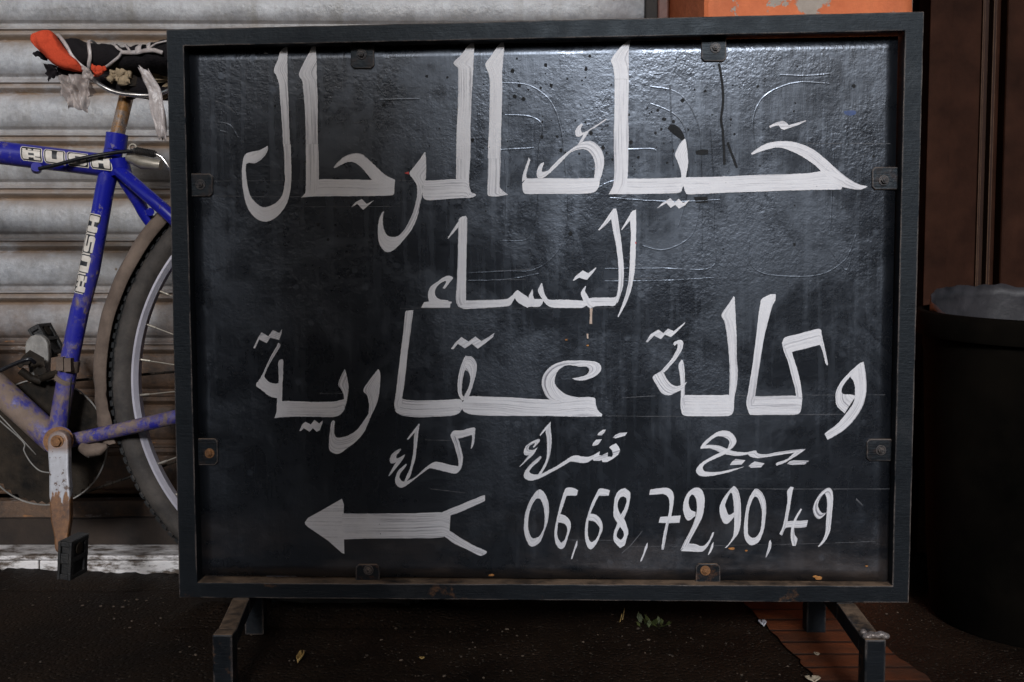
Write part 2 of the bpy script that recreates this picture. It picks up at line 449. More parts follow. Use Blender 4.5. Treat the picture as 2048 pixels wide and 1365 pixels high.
def m_cloth(name, a, b, scale=240):
    t = NT(name)
    col = t.mix(t.noise(20, 5), a, b)
    return t.out(col, 0.9, 0, t.bump(t.math('ADD', t.noise(scale, 3), t.math('MULTIPLY', t.noise(22, 4), 2.0)), 0.5, 0.003), 0.15)

PANEL, FRAME, WHITE, SHUT, BLUE = m_panel(), m_frame(), m_white(), m_shutter(), m_blue()
CLIP, CLIPR = m_frame('black_clip_paint', 0.15, 0.06), m_frame('rusty_clip_paint', 0.6, 0.03)
TYRE, ARM, POST, GROUND, KERB, ORANGE, TILES, PLASTIC = m_tyre(), m_arm(), m_post(), m_ground(), m_kerb(), m_orange(), m_tiles(), m_plastic()
MUD = m_plain('dried_mud_coat', (0.085, 0.058, 0.043), (0.175, 0.126, 0.096), 25, 0.85, 0.5)
RIM = m_plain('brushed_rim_alloy', (0.46, 0.43, 0.48), (0.62, 0.59, 0.65), 14, 0.35, 0.15, 0.35)
STEEL = m_plain('dull_steel', (0.22, 0.19, 0.15), (0.40, 0.36, 0.30), 40, 0.4, 0.2, 0.5)
CHROME = m_plain('old_chrome', (0.55, 0.53, 0.52), (0.7, 0.68, 0.67), 30, 0.2, 0.1, 0.9)
RUSTB = m_plain('rusty_bolt', (0.11, 0.045, 0.015), (0.27, 0.12, 0.04), 80, 0.6, 0.6)
GRIME = m_plain('greasy_black_metal', (0.005, 0.004, 0.003), (0.034, 0.024, 0.016), 22, 0.65, 0.5, 0, 0.15)
GREYARM = m_plain('grimy_grey_alloy', (0.11, 0.10, 0.09), (0.27, 0.25, 0.225), 30, 0.5, 0.4)
RUBBER = m_plain('black_rubber', (0.006, 0.0055, 0.0055), (0.022, 0.019, 0.017), 60, 0.6, 0.5)
CABLE = m_plain('black_cable_sheath', (0.006, 0.006, 0.007), (0.012, 0.012, 0.014), 40, 0.25, 0.1)
BLACKCLOTH = m_cloth('black_cloth', (0.006, 0.005, 0.006), (0.014, 0.011, 0.012))
REDCLOTH = m_cloth('orange_red_cloth', (0.46, 0.048, 0.02), (0.60, 0.08, 0.034), 420)
FOAM = m_plain('torn_foam', (0.26, 0.19, 0.115), (0.40, 0.30, 0.19), 40, 0.95, 0.9)
DECALW = m_plain('cream_decal', (0.50, 0.44, 0.38), (0.66, 0.60, 0.53), 90, 0.45, 0.1)
DECALK = m_plain('black_decal', (0.012, 0.012, 0.014), (0.02, 0.02, 0.024), 90, 0.45, 0.1)
DOOR = m_plain('dark_brown_door_paint', (0.016, 0.0060, 0.0034), (0.036, 0.0140, 0.0080), 14, 0.7, 0.25, 0, 0.06, 0.002, 90)
TRIM = m_door_trim()
DARKWALL = m_plain('dark_wall', (0.010, 0.008, 0.007), (0.02, 0.016, 0.013), 8, 0.8, 0.4)  # near-black tone for the wall in the gap and the guide channel
BROWNPOST = m_plain('red_brown_paint', (0.075, 0.027, 0.018), (0.12, 0.045, 0.03), 18, 0.6, 0.4)
STEP = m_plain('dark_dirty_step', (0.011, 0.0062, 0.0038), (0.030, 0.018, 0.011), 18, 0.85, 0.6)
BIN = m_plain('matt_black_plastic', (0.0016, 0.0014, 0.0012), (0.0075, 0.006, 0.0045), 5, 0.95, 0.3, 0, 0.02)
LINER = m_plain('grey_bin_liner', (0.010, 0.0095, 0.011), (0.040, 0.037, 0.041), 18, 0.5, 0.6, 0, 0.25, 0.004, 18)
CONCRETE = m_plain('street_render', (0.13, 0.072, 0.058), (0.19, 0.11, 0.085), 4, 0.85, 0.3)
CANVAS = m_cloth('shade_canvas', (0.05, 0.045, 0.04), (0.09, 0.08, 0.07))
GHOST = m_panel(); GHOST.name = 'older_black_brushwork'
CHALK = m_plain('faint_chalk_line', (0.035, 0.036, 0.04), (0.11, 0.11, 0.12), 60, 0.6, 0.2)
MATTE = m_plain('matt_black_smear', (0.008, 0.0082, 0.009), (0.016, 0.0165, 0.018), 60, 0.68, 0.3, 0, 0.2)
TAN = m_plain('tan_drip', (0.38, 0.26, 0.19), (0.52, 0.40, 0.32), 50, 0.5, 0.1)
RUSTP = m_plain('orange_rust_flake', (0.25, 0.09, 0.02), (0.45, 0.20, 0.05), 90, 0.7, 0.4)
BLUEP = m_plain('blue_smudge', (0.008, 0.028, 0.10), (0.014, 0.06, 0.22), 60, 0.5, 0.2)
REDP = m_plain('red_fleck', (0.5, 0.03, 0.03), (0.6, 0.06, 0.05), 60, 0.5, 0.1)
LEAF = m_plain('dry_yellow_leaf', (0.30, 0.18, 0.05), (0.46, 0.31, 0.11), 60, 0.7, 0.4)
PAPER = m_plain('scrap_paper', (0.45, 0.43, 0.47), (0.62, 0.60, 0.62), 60, 0.7, 0.3)
CARD = m_plain('pale_scrap', (0.40, 0.32, 0.22), (0.55, 0.46, 0.34), 60, 0.8, 0.3)
GREEN = m_plain('dull_weed_green', (0.028, 0.04, 0.010), (0.075, 0.085, 0.022), 60, 0.6, 0.3)
STONE = m_plain('small_stones', (0.022, 0.015, 0.010), (0.12, 0.085, 0.058), 35, 0.8, 0.4)
BRIGHTSTEEL = m_plain('weld_bead', (0.15, 0.12, 0.105), (0.36, 0.31, 0.29), 60, 0.3, 0.6, 0.4)

# ------------------------------------------------------------------ setting
def quad_sheet(bm, x0, x1, y0, y1, z, nx=1, ny=1):
    vs = [[bm.verts.new((x0 + (x1 - x0) * i / nx, y0 + (y1 - y0) * j / ny, z)) for i in range(nx + 1)] for j in range(ny + 1)]
    for j in range(ny):
        for i in range(nx): bm.faces.new((vs[j][i], vs[j][i + 1], vs[j + 1][i + 1], vs[j + 1][i]))
bm = bmesh.new(); quad_sheet(bm, -40, 40, -40, 40, 0.0)
props(link('ground', bm, GROUND), 'dark damp asphalt strewn with grit', 'ground', kind='structure')
# terracotta strip on the ground under the sign's right legs
bm = bmesh.new()
L = [(1478, 1196), (1500, 1216), (1545, 1262), (1590, 1310), (1616, 1340), (1640, 1372), (1700, 1450)]
Rr = [(1700, 1196), (1712, 1216), (1742, 1262), (1786, 1306), (1838, 1342), (1878, 1372), (1990, 1450)]
lv = [bm.verts.new(on_ground(x + random.uniform(-5, 5), y, 0.004)) for x, y in catmull(L, 4)]
rv = [bm.verts.new(on_ground(x + random.uniform(-5, 5), y, 0.004)) for x, y in catmull(Rr, 4)]
for i in range(len(lv) - 1): bm.faces.new((lv[i], rv[i], rv[i + 1], lv[i + 1]))
bmesh.ops.recalc_face_normals(bm, faces=bm.faces[:])
props(link('pavement', bm, TILES), 'worn strip of terracotta tiles crossing the asphalt', 'pavement', kind='structure')

Y_SH = 1.80
def zrow(py, Y): return at(CX, py, Y).z
def xcol(px, Y): return (px - CX) / F * Y       # near eye height
# roller shutter: flat slats with a rolled lip between them
sh = empty('roller_shutter', (-0.6, Y_SH, 0.07), 'grey galvanised roller shutter, rust-stained along its ribs, behind the blue bicycle', 'shutter')
z_a, z_b = zrow(272, Y_SH), zrow(584, Y_SH)
PER = (z_a - z_b) / 3.0
prof = []          # (dz from lip downwards as share of period, dy towards the camera, groove weight)
unit = [(0.00, 0.0125, 0.15), (0.02, 0.0135, 0.55), (0.045, 0.0095, 0.85), (0.08, 0.0125, 0.8), (0.12, 0.0135, 0.62), (0.165, 0.0105, 0.9), (0.195, 0.0055, 1.0),
        (0.215, 0.0045, 1.0), (0.24, 0.0068, 0.95), (0.27, 0.0085, 0.6), (0.34, 0.011, 0.42), (0.40, 0.0125, 0.22), (0.47, 0.0135, 0.08), (0.60, 0.0145, 0.0),
        (0.74, 0.0135, 0.0), (0.845, 0.0105, 0.12), (0.85, 0.010, 0.3), (0.90, 0.0055, 0.25), (0.965, 0.005, 0.35), (0.985, 0.008, 0.3)]
top_z = z_a + PER * 18; k = 0
while True:
    zz = top_z - k * PER
    if zz < 0.125: break
    for a, dy, g in unit:
        z = zz - a * PER
        if z > 0.118: prof.append((z, dy, g))
    k += 1
bm = bmesh.new()
lay = bm.verts.layers.float.new('groove')
xs = [-1.9 + i * 0.12 for i in range(int((xcol(1289, Y_SH) + 1.9) / 0.12) + 1)] + [xcol(1289, Y_SH)]
cols = []
for x in xs:
    c = []
    for z, dy, g in prof:
        v = bm.verts.new((x, Y_SH - dy + 0.0012 * mnoise.noise(Vector((x * 3, z * 9, 1))), z + 0.0012 * mnoise.noise(Vector((x * 2, z * 2, 7)))))
        v[lay] = g; c.append(v)
    cols.append(c)
for a, b in zip(cols, cols[1:]):
    for i in range(len(a) - 1): bm.faces.new((a[i], a[i + 1], b[i + 1], b[i]))
bmesh.ops.recalc_face_normals(bm, faces=bm.faces[:])
cur = link('slat_curtain', bm, SHUT, None, True, angle=35); cur.parent = sh; cur.matrix_parent_inverse = sh.matrix_basis.inverted()
md = cur.modifiers.new('Solid', 'SOLIDIFY'); md.thickness = 0.002; md.offset = 1
def rough_bar(bm, x0, x1, y0, y1, z0, z1, n=40, amp=0.002):
    rings = []
    for i in range(n + 1):
        x = x0 + (x1 - x0) * i / n
        j = lambda s: amp * mnoise.noise(Vector((x * 9, s * 5.3, 2.2)))
        rings.append([bm.verts.new(p) for p in ((x, y0 + j(1), z0 + j(2)), (x, y0 + j(3), z1 + j(4)), (x, y1, z1 + j(5)), (x, y1, z0 + j(6)))])
    for a, b in zip(rings, rings[1:]):
        for k in range(4): bm.faces.new((a[k], a[(k + 1) % 4], b[(k + 1) % 4], b[k]))
    bm.faces.new(rings[0]); bm.faces.new(rings[-1])
    bmesh.ops.recalc_face_normals(bm, faces=bm.faces[:])
bm = bmesh.new(); rough_bar(bm, -1.9, xcol(1289, 1.78), 1.772, 1.8, zrow(1042, 1.772), zrow(1002, 1.772))
o = link('bottom_rail', bm, SHUT, None, bevel=0.003); o.parent = sh; o.matrix_parent_inverse = sh.matrix_basis.inverted()
bm = bmesh.new(); box(bm, (xcol(1286, 1.77), 1.765, 0.03), (xcol(1309, 1.77), 1.83, 3.0))
o = link('guide_channel', bm, DARKWALL, None, bevel=0.002); o.parent = sh; o.matrix_parent_inverse = sh.matrix_basis.inverted()

# step and kerb below the shutter
bm = bmesh.new(); rough_bar(bm, -2.2, xcol(1309, 1.76), 1.758, 2.0, 0.0, zrow(1040, 1.758) + 0.002, 60, 0.003)
props(link('step', bm, STEP), 'dark grimy step under the roller shutter', 'step', kind='structure')
kb = empty('marble_kerb', (-0.6, 1.7, 0), 'low dirty white marble kerb laid in two courses behind the bicycle', 'kerb')
bm = bmesh.new()
for i in range(4):      # front face slabs
    x0 = at(78, 1140, 1.687).x - 0.62 * (2 - i)
    box(bm, (x0 + 0.0012, 1.687, -0.02), (min(x0 + 0.62, 0.25) - 0.0012, 1.757, zrow(1122, 1.687)))
link('kerb_face', bm, KERB, kb, bevel=0.002)
bm = bmesh.new(); box(bm, (-2.2, 1.6855, zrow(1122, 1.687) + 0.0014), (xcol(1309, 1.7), 1.757, zrow(1122, 1.687) + 0.0095))
link('kerb_top', bm, KERB, kb, bevel=0.002)
# ridge of dirt swept against the kerb
bm = bmesh.new()
rows = []
for i in range(301):
    x = -1.6 + i * 0.0085
    h = 0.006 + 0.011 * max(-0.3, mnoise.noise(Vector((x * 7, 0.3, 0)))) + 0.006 * mnoise.noise(Vector((x * 45, 1, 0))) + 0.004 * random.random()
    if x > -0.62: h *= 0.9
    h = max(h, 0.002)
    rows.append([bm.verts.new(p) for p in ((x, 1.60 + 0.02 * mnoise.noise(Vector((x * 8, 4, 0))), 0.0005), (x, 1.648, h * 0.45 + 0.001 * random.random()), (x, 1.6845, h), (x, 1.6865, h - 0.004))])
for a, b in zip(rows, rows[1:]):
    for k in range(3): bm.faces.new((a[k], b[k], b[k + 1], a[k + 1]))
rows = []  # added mound, hides the tyre foot that sits in shade under the sign
for i in range(81):
    x = -0.52 + i * 0.0062; e = math.sin(math.pi * i / 80) ** 0.7
    rows.append([bm.verts.new((x + 0.004 * mnoise.noise(Vector((x * 30, j, 0))), 1.425 + 0.16 * j / 8, 0.0006 + e * 0.026 * math.exp(-((j - 3.6) / 2.0) ** 2) * (1 + 0.5 * mnoise.noise(Vector((x * 22, j * 0.7, 5)))))) for j in range(9)])
for a, b in zip(rows, rows[1:]):
    for k in range(8): bm.faces.new((a[k], b[k], b[k + 1], a[k + 1]))
bmesh.ops.recalc_face_normals(bm, faces=bm.faces[:])
props(link('dirt', bm, GROUND, None, True, angle=180), 'dark dirt swept up against the marble kerb with an added mound hiding the shaded tyre foot', 'dirt', kind='stuff')

# painted post, orange pilaster, dark gap, door
bm = bmesh.new(); box(bm, (xcol(1309.6, 1.775), 1.771, 0.0), (xcol(1331, 1.775), 1.83, 3.0))
props(link('door_post', bm, BROWNPOST, None, bevel=0.003), 'narrow red-brown painted post between shutter guide and orange pilaster', 'post')
YP = 1.58
bm = bmesh.new()
xl, xr = xcol(1402, YP), xcol(1806, YP)
poly = [(xcol(1331.5, 1.79), 1.84), (xcol(1331.5, 1.79), 1.77), (xl, YP + 0.004), (xl + 0.006, YP)]
for i in range(9):
    a = math.pi / 2 * i / 8
    poly.append((xr - 0.016 + 0.028 * math.sin(a), YP + 0.028 - 0.028 * math.cos(a)))
poly += [(xr + 0.012, 1.84)]
prism(bm, [Vector((x, y, 0)) for x, y in poly], [Vector((x, y, 3.0)) for x, y in poly])
props(link('plaster_pilaster', bm, ORANGE, None, True, angle=30), 'orange plastered pilaster with peeling grey patches above the sign', 'pilaster')
bm = bmesh.new(); box(bm, (-2.2, 1.9, 0.0), (3.0, 2.1, 3.2))
props(link('back_wall', bm, DARKWALL), 'dark wall seen in the gap beside the brown door', 'wall')
dr = empty('metal_door', (0.9, 1.75, 0), 'dark brown painted metal door with ribbed vertical mouldings behind the bin', 'door')
YD = 1.76
bm = bmesh.new(); box(bm, (xcol(1845, YD), YD, 0.02), (xcol(1952, YD), YD + 0.05, 3.0))
link('door_leaf', bm, DOOR, dr, bevel=0.002)
bm = bmesh.new(); box(bm, (xcol(1845.5, YD - .003), YD - 0.004, 0.02), (xcol(1888, YD), YD - 0.0002, 3.0))
link('cover_strip', bm, DOOR, dr, bevel=0.0012)
bm = bmesh.new()
box(bm, (xcol(1952.5, YD), YD + 0.012, 0.02), (xcol(1972, YD), YD + 0.05, 3.0))
box(bm, (xcol(1949, YD - .006), YD - 0.006, 0.02), (xcol(1954, YD - .006), YD - 0.0003, 3.0))
box(bm, (xcol(1970, YD - .006), YD - 0.006, 0.02), (xcol(1976.5, YD - .006), YD + 0.0115, 3.0))
link('door_moulding', bm, TRIM, dr, bevel=0.0006)
bm = bmesh.new(); box(bm, (xcol(1994, YD + .02), YD + 0.012, 0.02), (xcol(2560, YD), YD + 0.05, 3.0))
box(bm, (xcol(1977, YD), YD + 0.035, 0.02), (xcol(1994, YD + 0.02) - 0.0005, YD + 0.049, 3.0))
link('door_leaf', bm, DOOR, dr, bevel=0.004)

# unseen light blockers: awning and cloth added, building opposite sized to cut sky light
bm = bmesh.new()
box(bm, (-4, -0.6, 2.35), (4, 1.95, 2.38))  # added canopy, lowers the top light on the ground
props(link('added_shade_awning', bm, CANVAS), 'unseen canvas awning added over the shop front to hold back top light', 'awning')
hc = empty('added_shade_cloth', (-0.23, -0.5, 2.35), 'unseen dark cloth added behind the camera to shade the lower left of the sign', 'cloth')  # added blocker, stands in for the person shading the sign
bm = bmesh.new(); g = []
for j in range(13):
    g.append([bm.verts.new((-0.43 + 0.39 * i / 16 + 0.015 * math.sin(j * 0.6), -0.5 + 0.02 * math.sin(i * 1.1) + 0.01 * math.sin(j * 0.5), 0.84 + 0.80 * j / 12)) for i in range(17)])
for j in range(12):
    for i in range(16): bm.faces.new((g[j][i], g[j][i + 1], g[j + 1][i + 1], g[j + 1][i]))
o = link('cloth', bm, CANVAS, hc, True, angle=180); md = o.modifiers.new('Solid', 'SOLIDIFY'); md.thickness = 0.004
for x in (-0.42, -0.05):
    bm = bmesh.new(); tube(bm, [(x, -0.5, 1.62), (x, -0.5, 2.36)], 0.003, 8); link('cord', bm, CANVAS, hc)
bm = bmesh.new()
box(bm, (-9, -7.3, 0), (9, -6.3, 3.05))  # height set so the panel reflects wall instead of sky
props(link('street_building', bm, CONCRETE), 'unseen low rendered building across the street, its height set to cut sky light', 'building')

# ------------------------------------------------------------------ the sign
def Rm(yaw, pit, rol):
    return Matrix.Rotation(yaw, 3, 'Z') @ Matrix.Rotation(pit, 3, 'X') @ Matrix.Rotation(rol, 3, 'Y')
SR = Rm(-0.05200, 0.00184, -0.00630)
SC0 = Vector((0.03244, 1.27100, 0.46416))
SN = SR @ Vector((0, 1, 0))                # into the board, away from the street
def sp(px, py, off=0.0): return on_plane(px, py, SC0 + SN * off, SN)
REC = 0.018
sign = empty('sign_board', SC0, 'black framed street sign hand-lettered in white Arabic with a phone number and arrow', 'sign', rot=SR)
OUT = [(332.3, 59), (1848.4, 23.4), (1817.8, 1206.4), (358.3, 1195.7)]
INN = [(367.5, 92.5), (1810, 62), (1784.5, 1172.5), (394.5, 1166)]
bm = bmesh.new()
def wob(i): return SN * (0.0006 * mnoise.noise(Vector((i * 1.7, 3, 1))))
N = 40
loops = []
for pts, off in ((OUT, 0.030), (OUT, 0.0), (INN, 0.0), (INN, 0.030)):
    # the whole ring is laid on the front plane first and then pushed straight back
    lp = []
    for s in range(4):
        a, b = sp(*pts[s]), sp(*pts[(s + 1) % 4])
        for i in range(N):
            p = a.lerp(b, i / N)
            if off == 0.0 and 0 < i < N:
                q = (SR @ Vector((1, 0, 0)) if s % 2 else SR @ Vector((0, 0, 1)))
                p = p + q * (0.0005 * mnoise.noise(Vector((i * 0.6, s * 3.1, 5 if pts is OUT else 9))))
            lp.append(bm.verts.new(p + SN * off))
    loops.append(lp)
for a, b in zip(loops, loops[1:] + loops[:1]):
    for i in range(4 * N): bm.faces.new((a[i], a[(i + 1) % (4 * N)], b[(i + 1) % (4 * N)], b[i]))
bmesh.ops.recalc_face_normals(bm, faces=bm.faces[:])
link('frame', bm, FRAME, sign, bevel=0.0009)
# panel plate (a slightly buckled sheet)
bm = bmesh.new()
PX, PZ = 0.452, 0.347
gx, gz = 60, 46
def buckle(u, w): return 0.0012 * mnoise.noise(Vector((u * 4, w * 4, 3)))
g = [[bm.verts.new(SC0 + SR @ Vector((-PX + 2 * PX * i / gx, REC, -PZ + 2 * PZ * j / gz))) for i in range(gx + 1)] for j in range(gz + 1)]
for j in range(gz):
    for i in range(gx): bm.faces.new((g[j][i], g[j][i + 1], g[j + 1][i + 1], g[j + 1][i]))
panel = link('panel', bm, PANEL, sign, True, angle=180)
md = panel.modifiers.new('Solid', 'SOLIDIFY'); md.thickness = 0.0015; md.offset = -1
# back sheet closing the frame
bm = bmesh.new(); box(bm, (-PX, 0.0302, -PZ), (PX, 0.0315, PZ), Matrix.Translation(SC0) @ SR.to_4x4())
link('back_sheet', bm, FRAME, sign)

layer = [0]
def zt(z, p): return (z[0] + p[0] / z[2], z[1] + p[1] / z[2])
def P2(px, py): return sp(px, py, REC)
class Paint:
    def __init__(s, name, mat, base=0.00062):
        s.bm = bmesh.new(); s.uv = s.bm.loops.layers.uv.new('UVMap'); s.name = name; s.mat = mat; s.base = base
    def face(s, vs, uvs):
        nrm = (vs[1].co - vs[0].co).cross(vs[2].co - vs[0].co)
        if nrm.length < 1e-14: return
        if nrm.dot(SN) > 0: vs = vs[::-1]; uvs = uvs[::-1]
        try: f = s.bm.faces.new(vs)
        except ValueError: return
        for l, q in zip(f.loops, uvs): l[s.uv].uv = q
    def ribbon(s, z, pairs, sub=7, closed=False, rag=0.3, ridge=0.0):
        """brush stroke given by pairs of left/right edge points; uv runs along and across it"""
        layer[0] += 1
        off = s.base + (layer[0] % 40) * 0.000008
        pairs = [(*zt(z, p[:2]), *zt(z, p[2:])) for p in pairs]
        pr = catmull(pairs, sub, closed)
        if closed: pr.append(pr[0])
        u0 = random.uniform(0, 5); v0 = random.uniform(0, 5); u = 0; prev = None; pc = None
        for i, (ax, ay, bx, by) in enumerate(pr):
            j = lambda: random.uniform(-rag, rag)
            A = P2(ax + j(), ay + j()) - SN * (off + i * 2.5e-6)
            B = P2(bx + j(), by + j()) - SN * (off + i * 2.5e-6)
            c = (A + B) / 2; w = (A - B).length
            if pc is not None: u += (c - pc).length
            pc = c
            row = (s.bm.verts.new(A), s.bm.verts.new(c - SN * ridge * (0.55 + 0.9 * abs(mnoise.noise(c * 60)))), s.bm.verts.new(B))
            uvr = ((u0 + u, v0), (u0 + u, v0 + w / 2), (u0 + u, v0 + w))
            if prev:
                for k in (0, 1):
                    s.face([prev[0][k], prev[0][k + 1], row[k + 1], row[k]], [prev[1][k], prev[1][k + 1], uvr[k + 1], uvr[k]])
            prev = (row, uvr)
    def poly(s, z, pts, ang=0.0, smooth=0, rag=0.2):
        layer[0] += 1
        off = s.base + (layer[0] % 40) * 0.000008
        pts = [zt(z, p) for p in pts]
        if smooth: pts = catmull(pts, smooth, True)
        co = [P2(x + random.uniform(-rag, rag), y + random.uniform(-rag, rag)) - SN * off for x, y in pts]
        vs = [s.bm.verts.new(c) for c in co]
        u0 = random.uniform(0, 5)
        uv = []
        for c in co:
            q = SR.transposed() @ (c - SC0)
            uv.append((u0 + q.x * math.cos(ang) + q.z * math.sin(ang), -q.x * math.sin(ang) + q.z * math.cos(ang)))
        for t in tessellate_polygon([[Vector((x, y, 0)) for x, y in pts]]):
            s.face([vs[i] for i in t], [uv[i] for i in t])
    def done(s): return link(s.name, s.bm, s.mat, panel)

ZA = (470, 60, 2048 / 350); ZB = (470, 280, 5.12); ZC = (740, 60, 5.12); ZD = (1020, 220, 5.12); ZE = (1380, 220, 5.12)
ZF = (820, 410, 1543 / 260); ZG = (1030, 410, 1474 / 270); ZH = (490, 640, 1412 / 300); ZI = (760, 600, 2048 / 480)
ZJ = (1270, 580, 2048 / 490); ZK = (760, 830, 2048 / 240); ZL = (1030, 840, 2048 / 250); ZM = (1370, 850, 2048 / 260)
ZN = (590, 970, 2048 / 410); ZO = (1030, 960, 2048 / 340); ZP = (1350, 960, 2048 / 350); ZQ = (1100, 0, 5.12); ZR = (820, 280, 2048 / 240)
Z1 = (0, 0, 1.0)
# older layers of brushwork showing through the black (slightly raised)
gh = Paint('old_brushwork', GHOST, 0.00008)
def thin(p, z, pts, w, sub=6, ridge=0.0):
    n = len(pts); pr = []
    for i, q in enumerate(pts):
        a, b = pts[max(i - 1, 0)], pts[min(i + 1, n - 1)]
        dx, dy = b[0] - a[0], b[1] - a[1]; L = math.hypot(dx, dy) or 1
        nx, ny = -dy / L * w * z[2] / 2, dx / L * w * z[2] / 2
        pr.append((q[0] + nx, q[1] + ny, q[0] - nx, q[1] - ny))
    p.ribbon(z, pr, sub, ridge=ridge)
gh.ribbon(Z1, [(1012, 168, 1012, 228), (1070, 172, 1065, 232), (1108, 205, 1085, 250), (1124, 260, 1080, 275), (1130, 330, 1076, 330), (1136, 400, 1076, 400), (1135, 460, 1070, 455), (1115, 510, 1055, 480), (1070, 541, 1025, 482), (1010, 545, 1005, 482), (935, 547, 935, 562)])
gh.ribbon(Z1, [(1300, 175, 1300, 205), (1360, 190, 1345, 225), (1395, 245, 1370, 255), (1402, 320, 1375, 320), (1400, 400, 1372, 400), (1385, 470, 1358, 455), (1330, 500, 1310, 480), (1285, 490, 1285, 475)])
gh.ribbon(Z1, [(1210, 538, 1210, 563), (1320, 537, 1320, 562), (1424, 535, 1424, 552), (1427, 470, 1405, 470), (1428, 380, 1406, 380), (1420, 260, 1400, 260)])
gh.ribbon(Z1, [(1515, 290, 1530, 290), (1508, 240, 1526, 245), (1530, 195, 1545, 210), (1590, 168, 1595, 190), (1660, 170, 1655, 195)])
for q in ([(1005, 166), (1060, 172), (1102, 205), (1122, 260), (1130, 330), (1136, 400), (1133, 460), (1112, 508), (1068, 540), (1010, 543), (935, 547)],
          [(1010, 230), (1062, 234), (1085, 254), (1077, 300), (1076, 400), (1068, 455), (1052, 480), (1005, 482)], [(935, 562), (1010, 560), (1078, 548)],
          [(1300, 173), (1358, 188), (1394, 243), (1402, 320), (1400, 400), (1384, 470), (1330, 500), (1285, 492)], [(1300, 207), (1344, 226), (1370, 258), (1374, 320), (1371, 400), (1356, 455)],
          [(1210, 538), (1320, 537), (1424, 535), (1427, 470), (1428, 380), (1420, 260)], [(1210, 563), (1320, 562), (1428, 556)], [(1512, 300), (1506, 240), (1530, 192), (1590, 166), (1660, 168)],
          [(1500, 470), (1498, 520), (1520, 545), (1570, 553), (1640, 550), (1690, 520), (1712, 470)], [(1660, 500), (1690, 540), (1702, 520)], [(1232, 300), (1300, 298), (1312, 302)], [(1000, 300), (1040, 298), (1068, 296)],
          [(1192, 380), (1210, 368), (1228, 362)], [(1010, 320), (1012, 400), (1010, 470)], [(1405, 400), (1404, 500)], [(1128, 945), (1150, 965), (1168, 968)], [(1660, 470), (1668, 300)], [(950, 335), (966, 326)], [(1340, 172), (1346, 340)],
          [(436, 245), (460, 251), (476, 275)], [(440, 262), (456, 266)], [(1062, 842), (1066, 875)], [(1560, 150), (1610, 152), (1660, 148)], [(760, 200), (840, 198)], [(1220, 396), (1340, 404), (1440, 400)]):
    thin(gh, Z1, q, 3.4, 6, 0.00013)
gh.done()
sm = Paint('matt_smear', MATTE, 0.00014)
thin(sm, Z1, [(1438, 128), (1444, 165), (1446, 205), (1442, 240), (1446, 268), (1449, 330)], 5)
thin(sm, Z1, [(1455, 285), (1464, 310), (1474, 336)], 5)
sm.ribbon(ZD, [(1612, 190, 1640, 150), (1650, 230, 1690, 155), (1700, 270, 1740, 190), (1760, 310, 1775, 250), (1790, 310, 1790, 290)])
sm.poly(ZE, [(55, 420), (130, 405), (185, 410), (188, 455), (120, 465), (60, 455)]); sm.poly(ZE, [(40, 895), (180, 890), (182, 950), (60, 960)])
for i in range(210):
    x, y = random.gauss(1210, 240), random.gauss(220, 130)
    if not (390 < x < 1780 and 105 < y < 620): continue
    r = random.choice((1.1, 1.3, 1.6, 2, 2.4, 3, 4))
    sm.poly(Z1, [(x + r * math.cos(a) * random.uniform(.7, 1.2), y + r * 1.15 * math.sin(a) * random.uniform(.7, 1.2)) for a in [k * 0.785 for k in range(8)]])
sm.done()
ck = Paint('chalk_line', CHALK, 0.00012)
for x0, y0, x1, y1 in ((425, 362.5, 640, 361), (640, 361, 835, 361.5), (430, 392, 600, 394), (575, 394, 640, 393), (800, 617.5, 1230, 616), (1245, 796, 1310, 792), (1440, 792, 1770, 790),
                       (1210, 832, 1370, 833.5), (1470, 829, 1700, 829), (1130, 1080, 1230, 1081), (1250, 1094, 1660, 1087), (1670, 1086, 1750, 1083), (640, 787, 690, 787),
                       (850, 880, 930, 883), (860, 978, 930, 986), (1400, 978, 1780, 978), (610, 414, 800, 413), (990, 542, 1060, 539), (985, 560, 1050, 559), (1220, 558, 1330, 556), (1590, 287, 1780, 288)):
    thin(ck, Z1, [(x0, y0), ((x0 + x1) / 2, (y0 + y1) / 2 + random.uniform(-.6, .6)), (x1, y1)], random.uniform(0.7, 1.1), 8)
thin(ck, Z1, [(1244, 1106), (1262, 1090), (1285, 1062)], 1.6)
thin(ck, Z1, [(430, 202), (455, 212), (472, 228)], 1.3)
thin(ck, Z1, [(708, 247), (730, 244), (746, 255)], 1.1); thin(ck, Z1, [(738, 240), (752, 247), (760, 258)], 1.1)
thin(ck, Z1, [(1712, 998), (1718, 1004), (1725, 1011)], 3); thin(ck, Z1, [(528, 103), (534, 108), (528, 107)], 3)
for i in range(46):
    x, y = random.uniform(400, 1760), random.uniform(100, 1140)
    ck.poly(Z1, [(x - 1, y - .6), (x + .8, y - 1), (x + 1, y + .7), (x - .5, y + 1)])
ck.done()

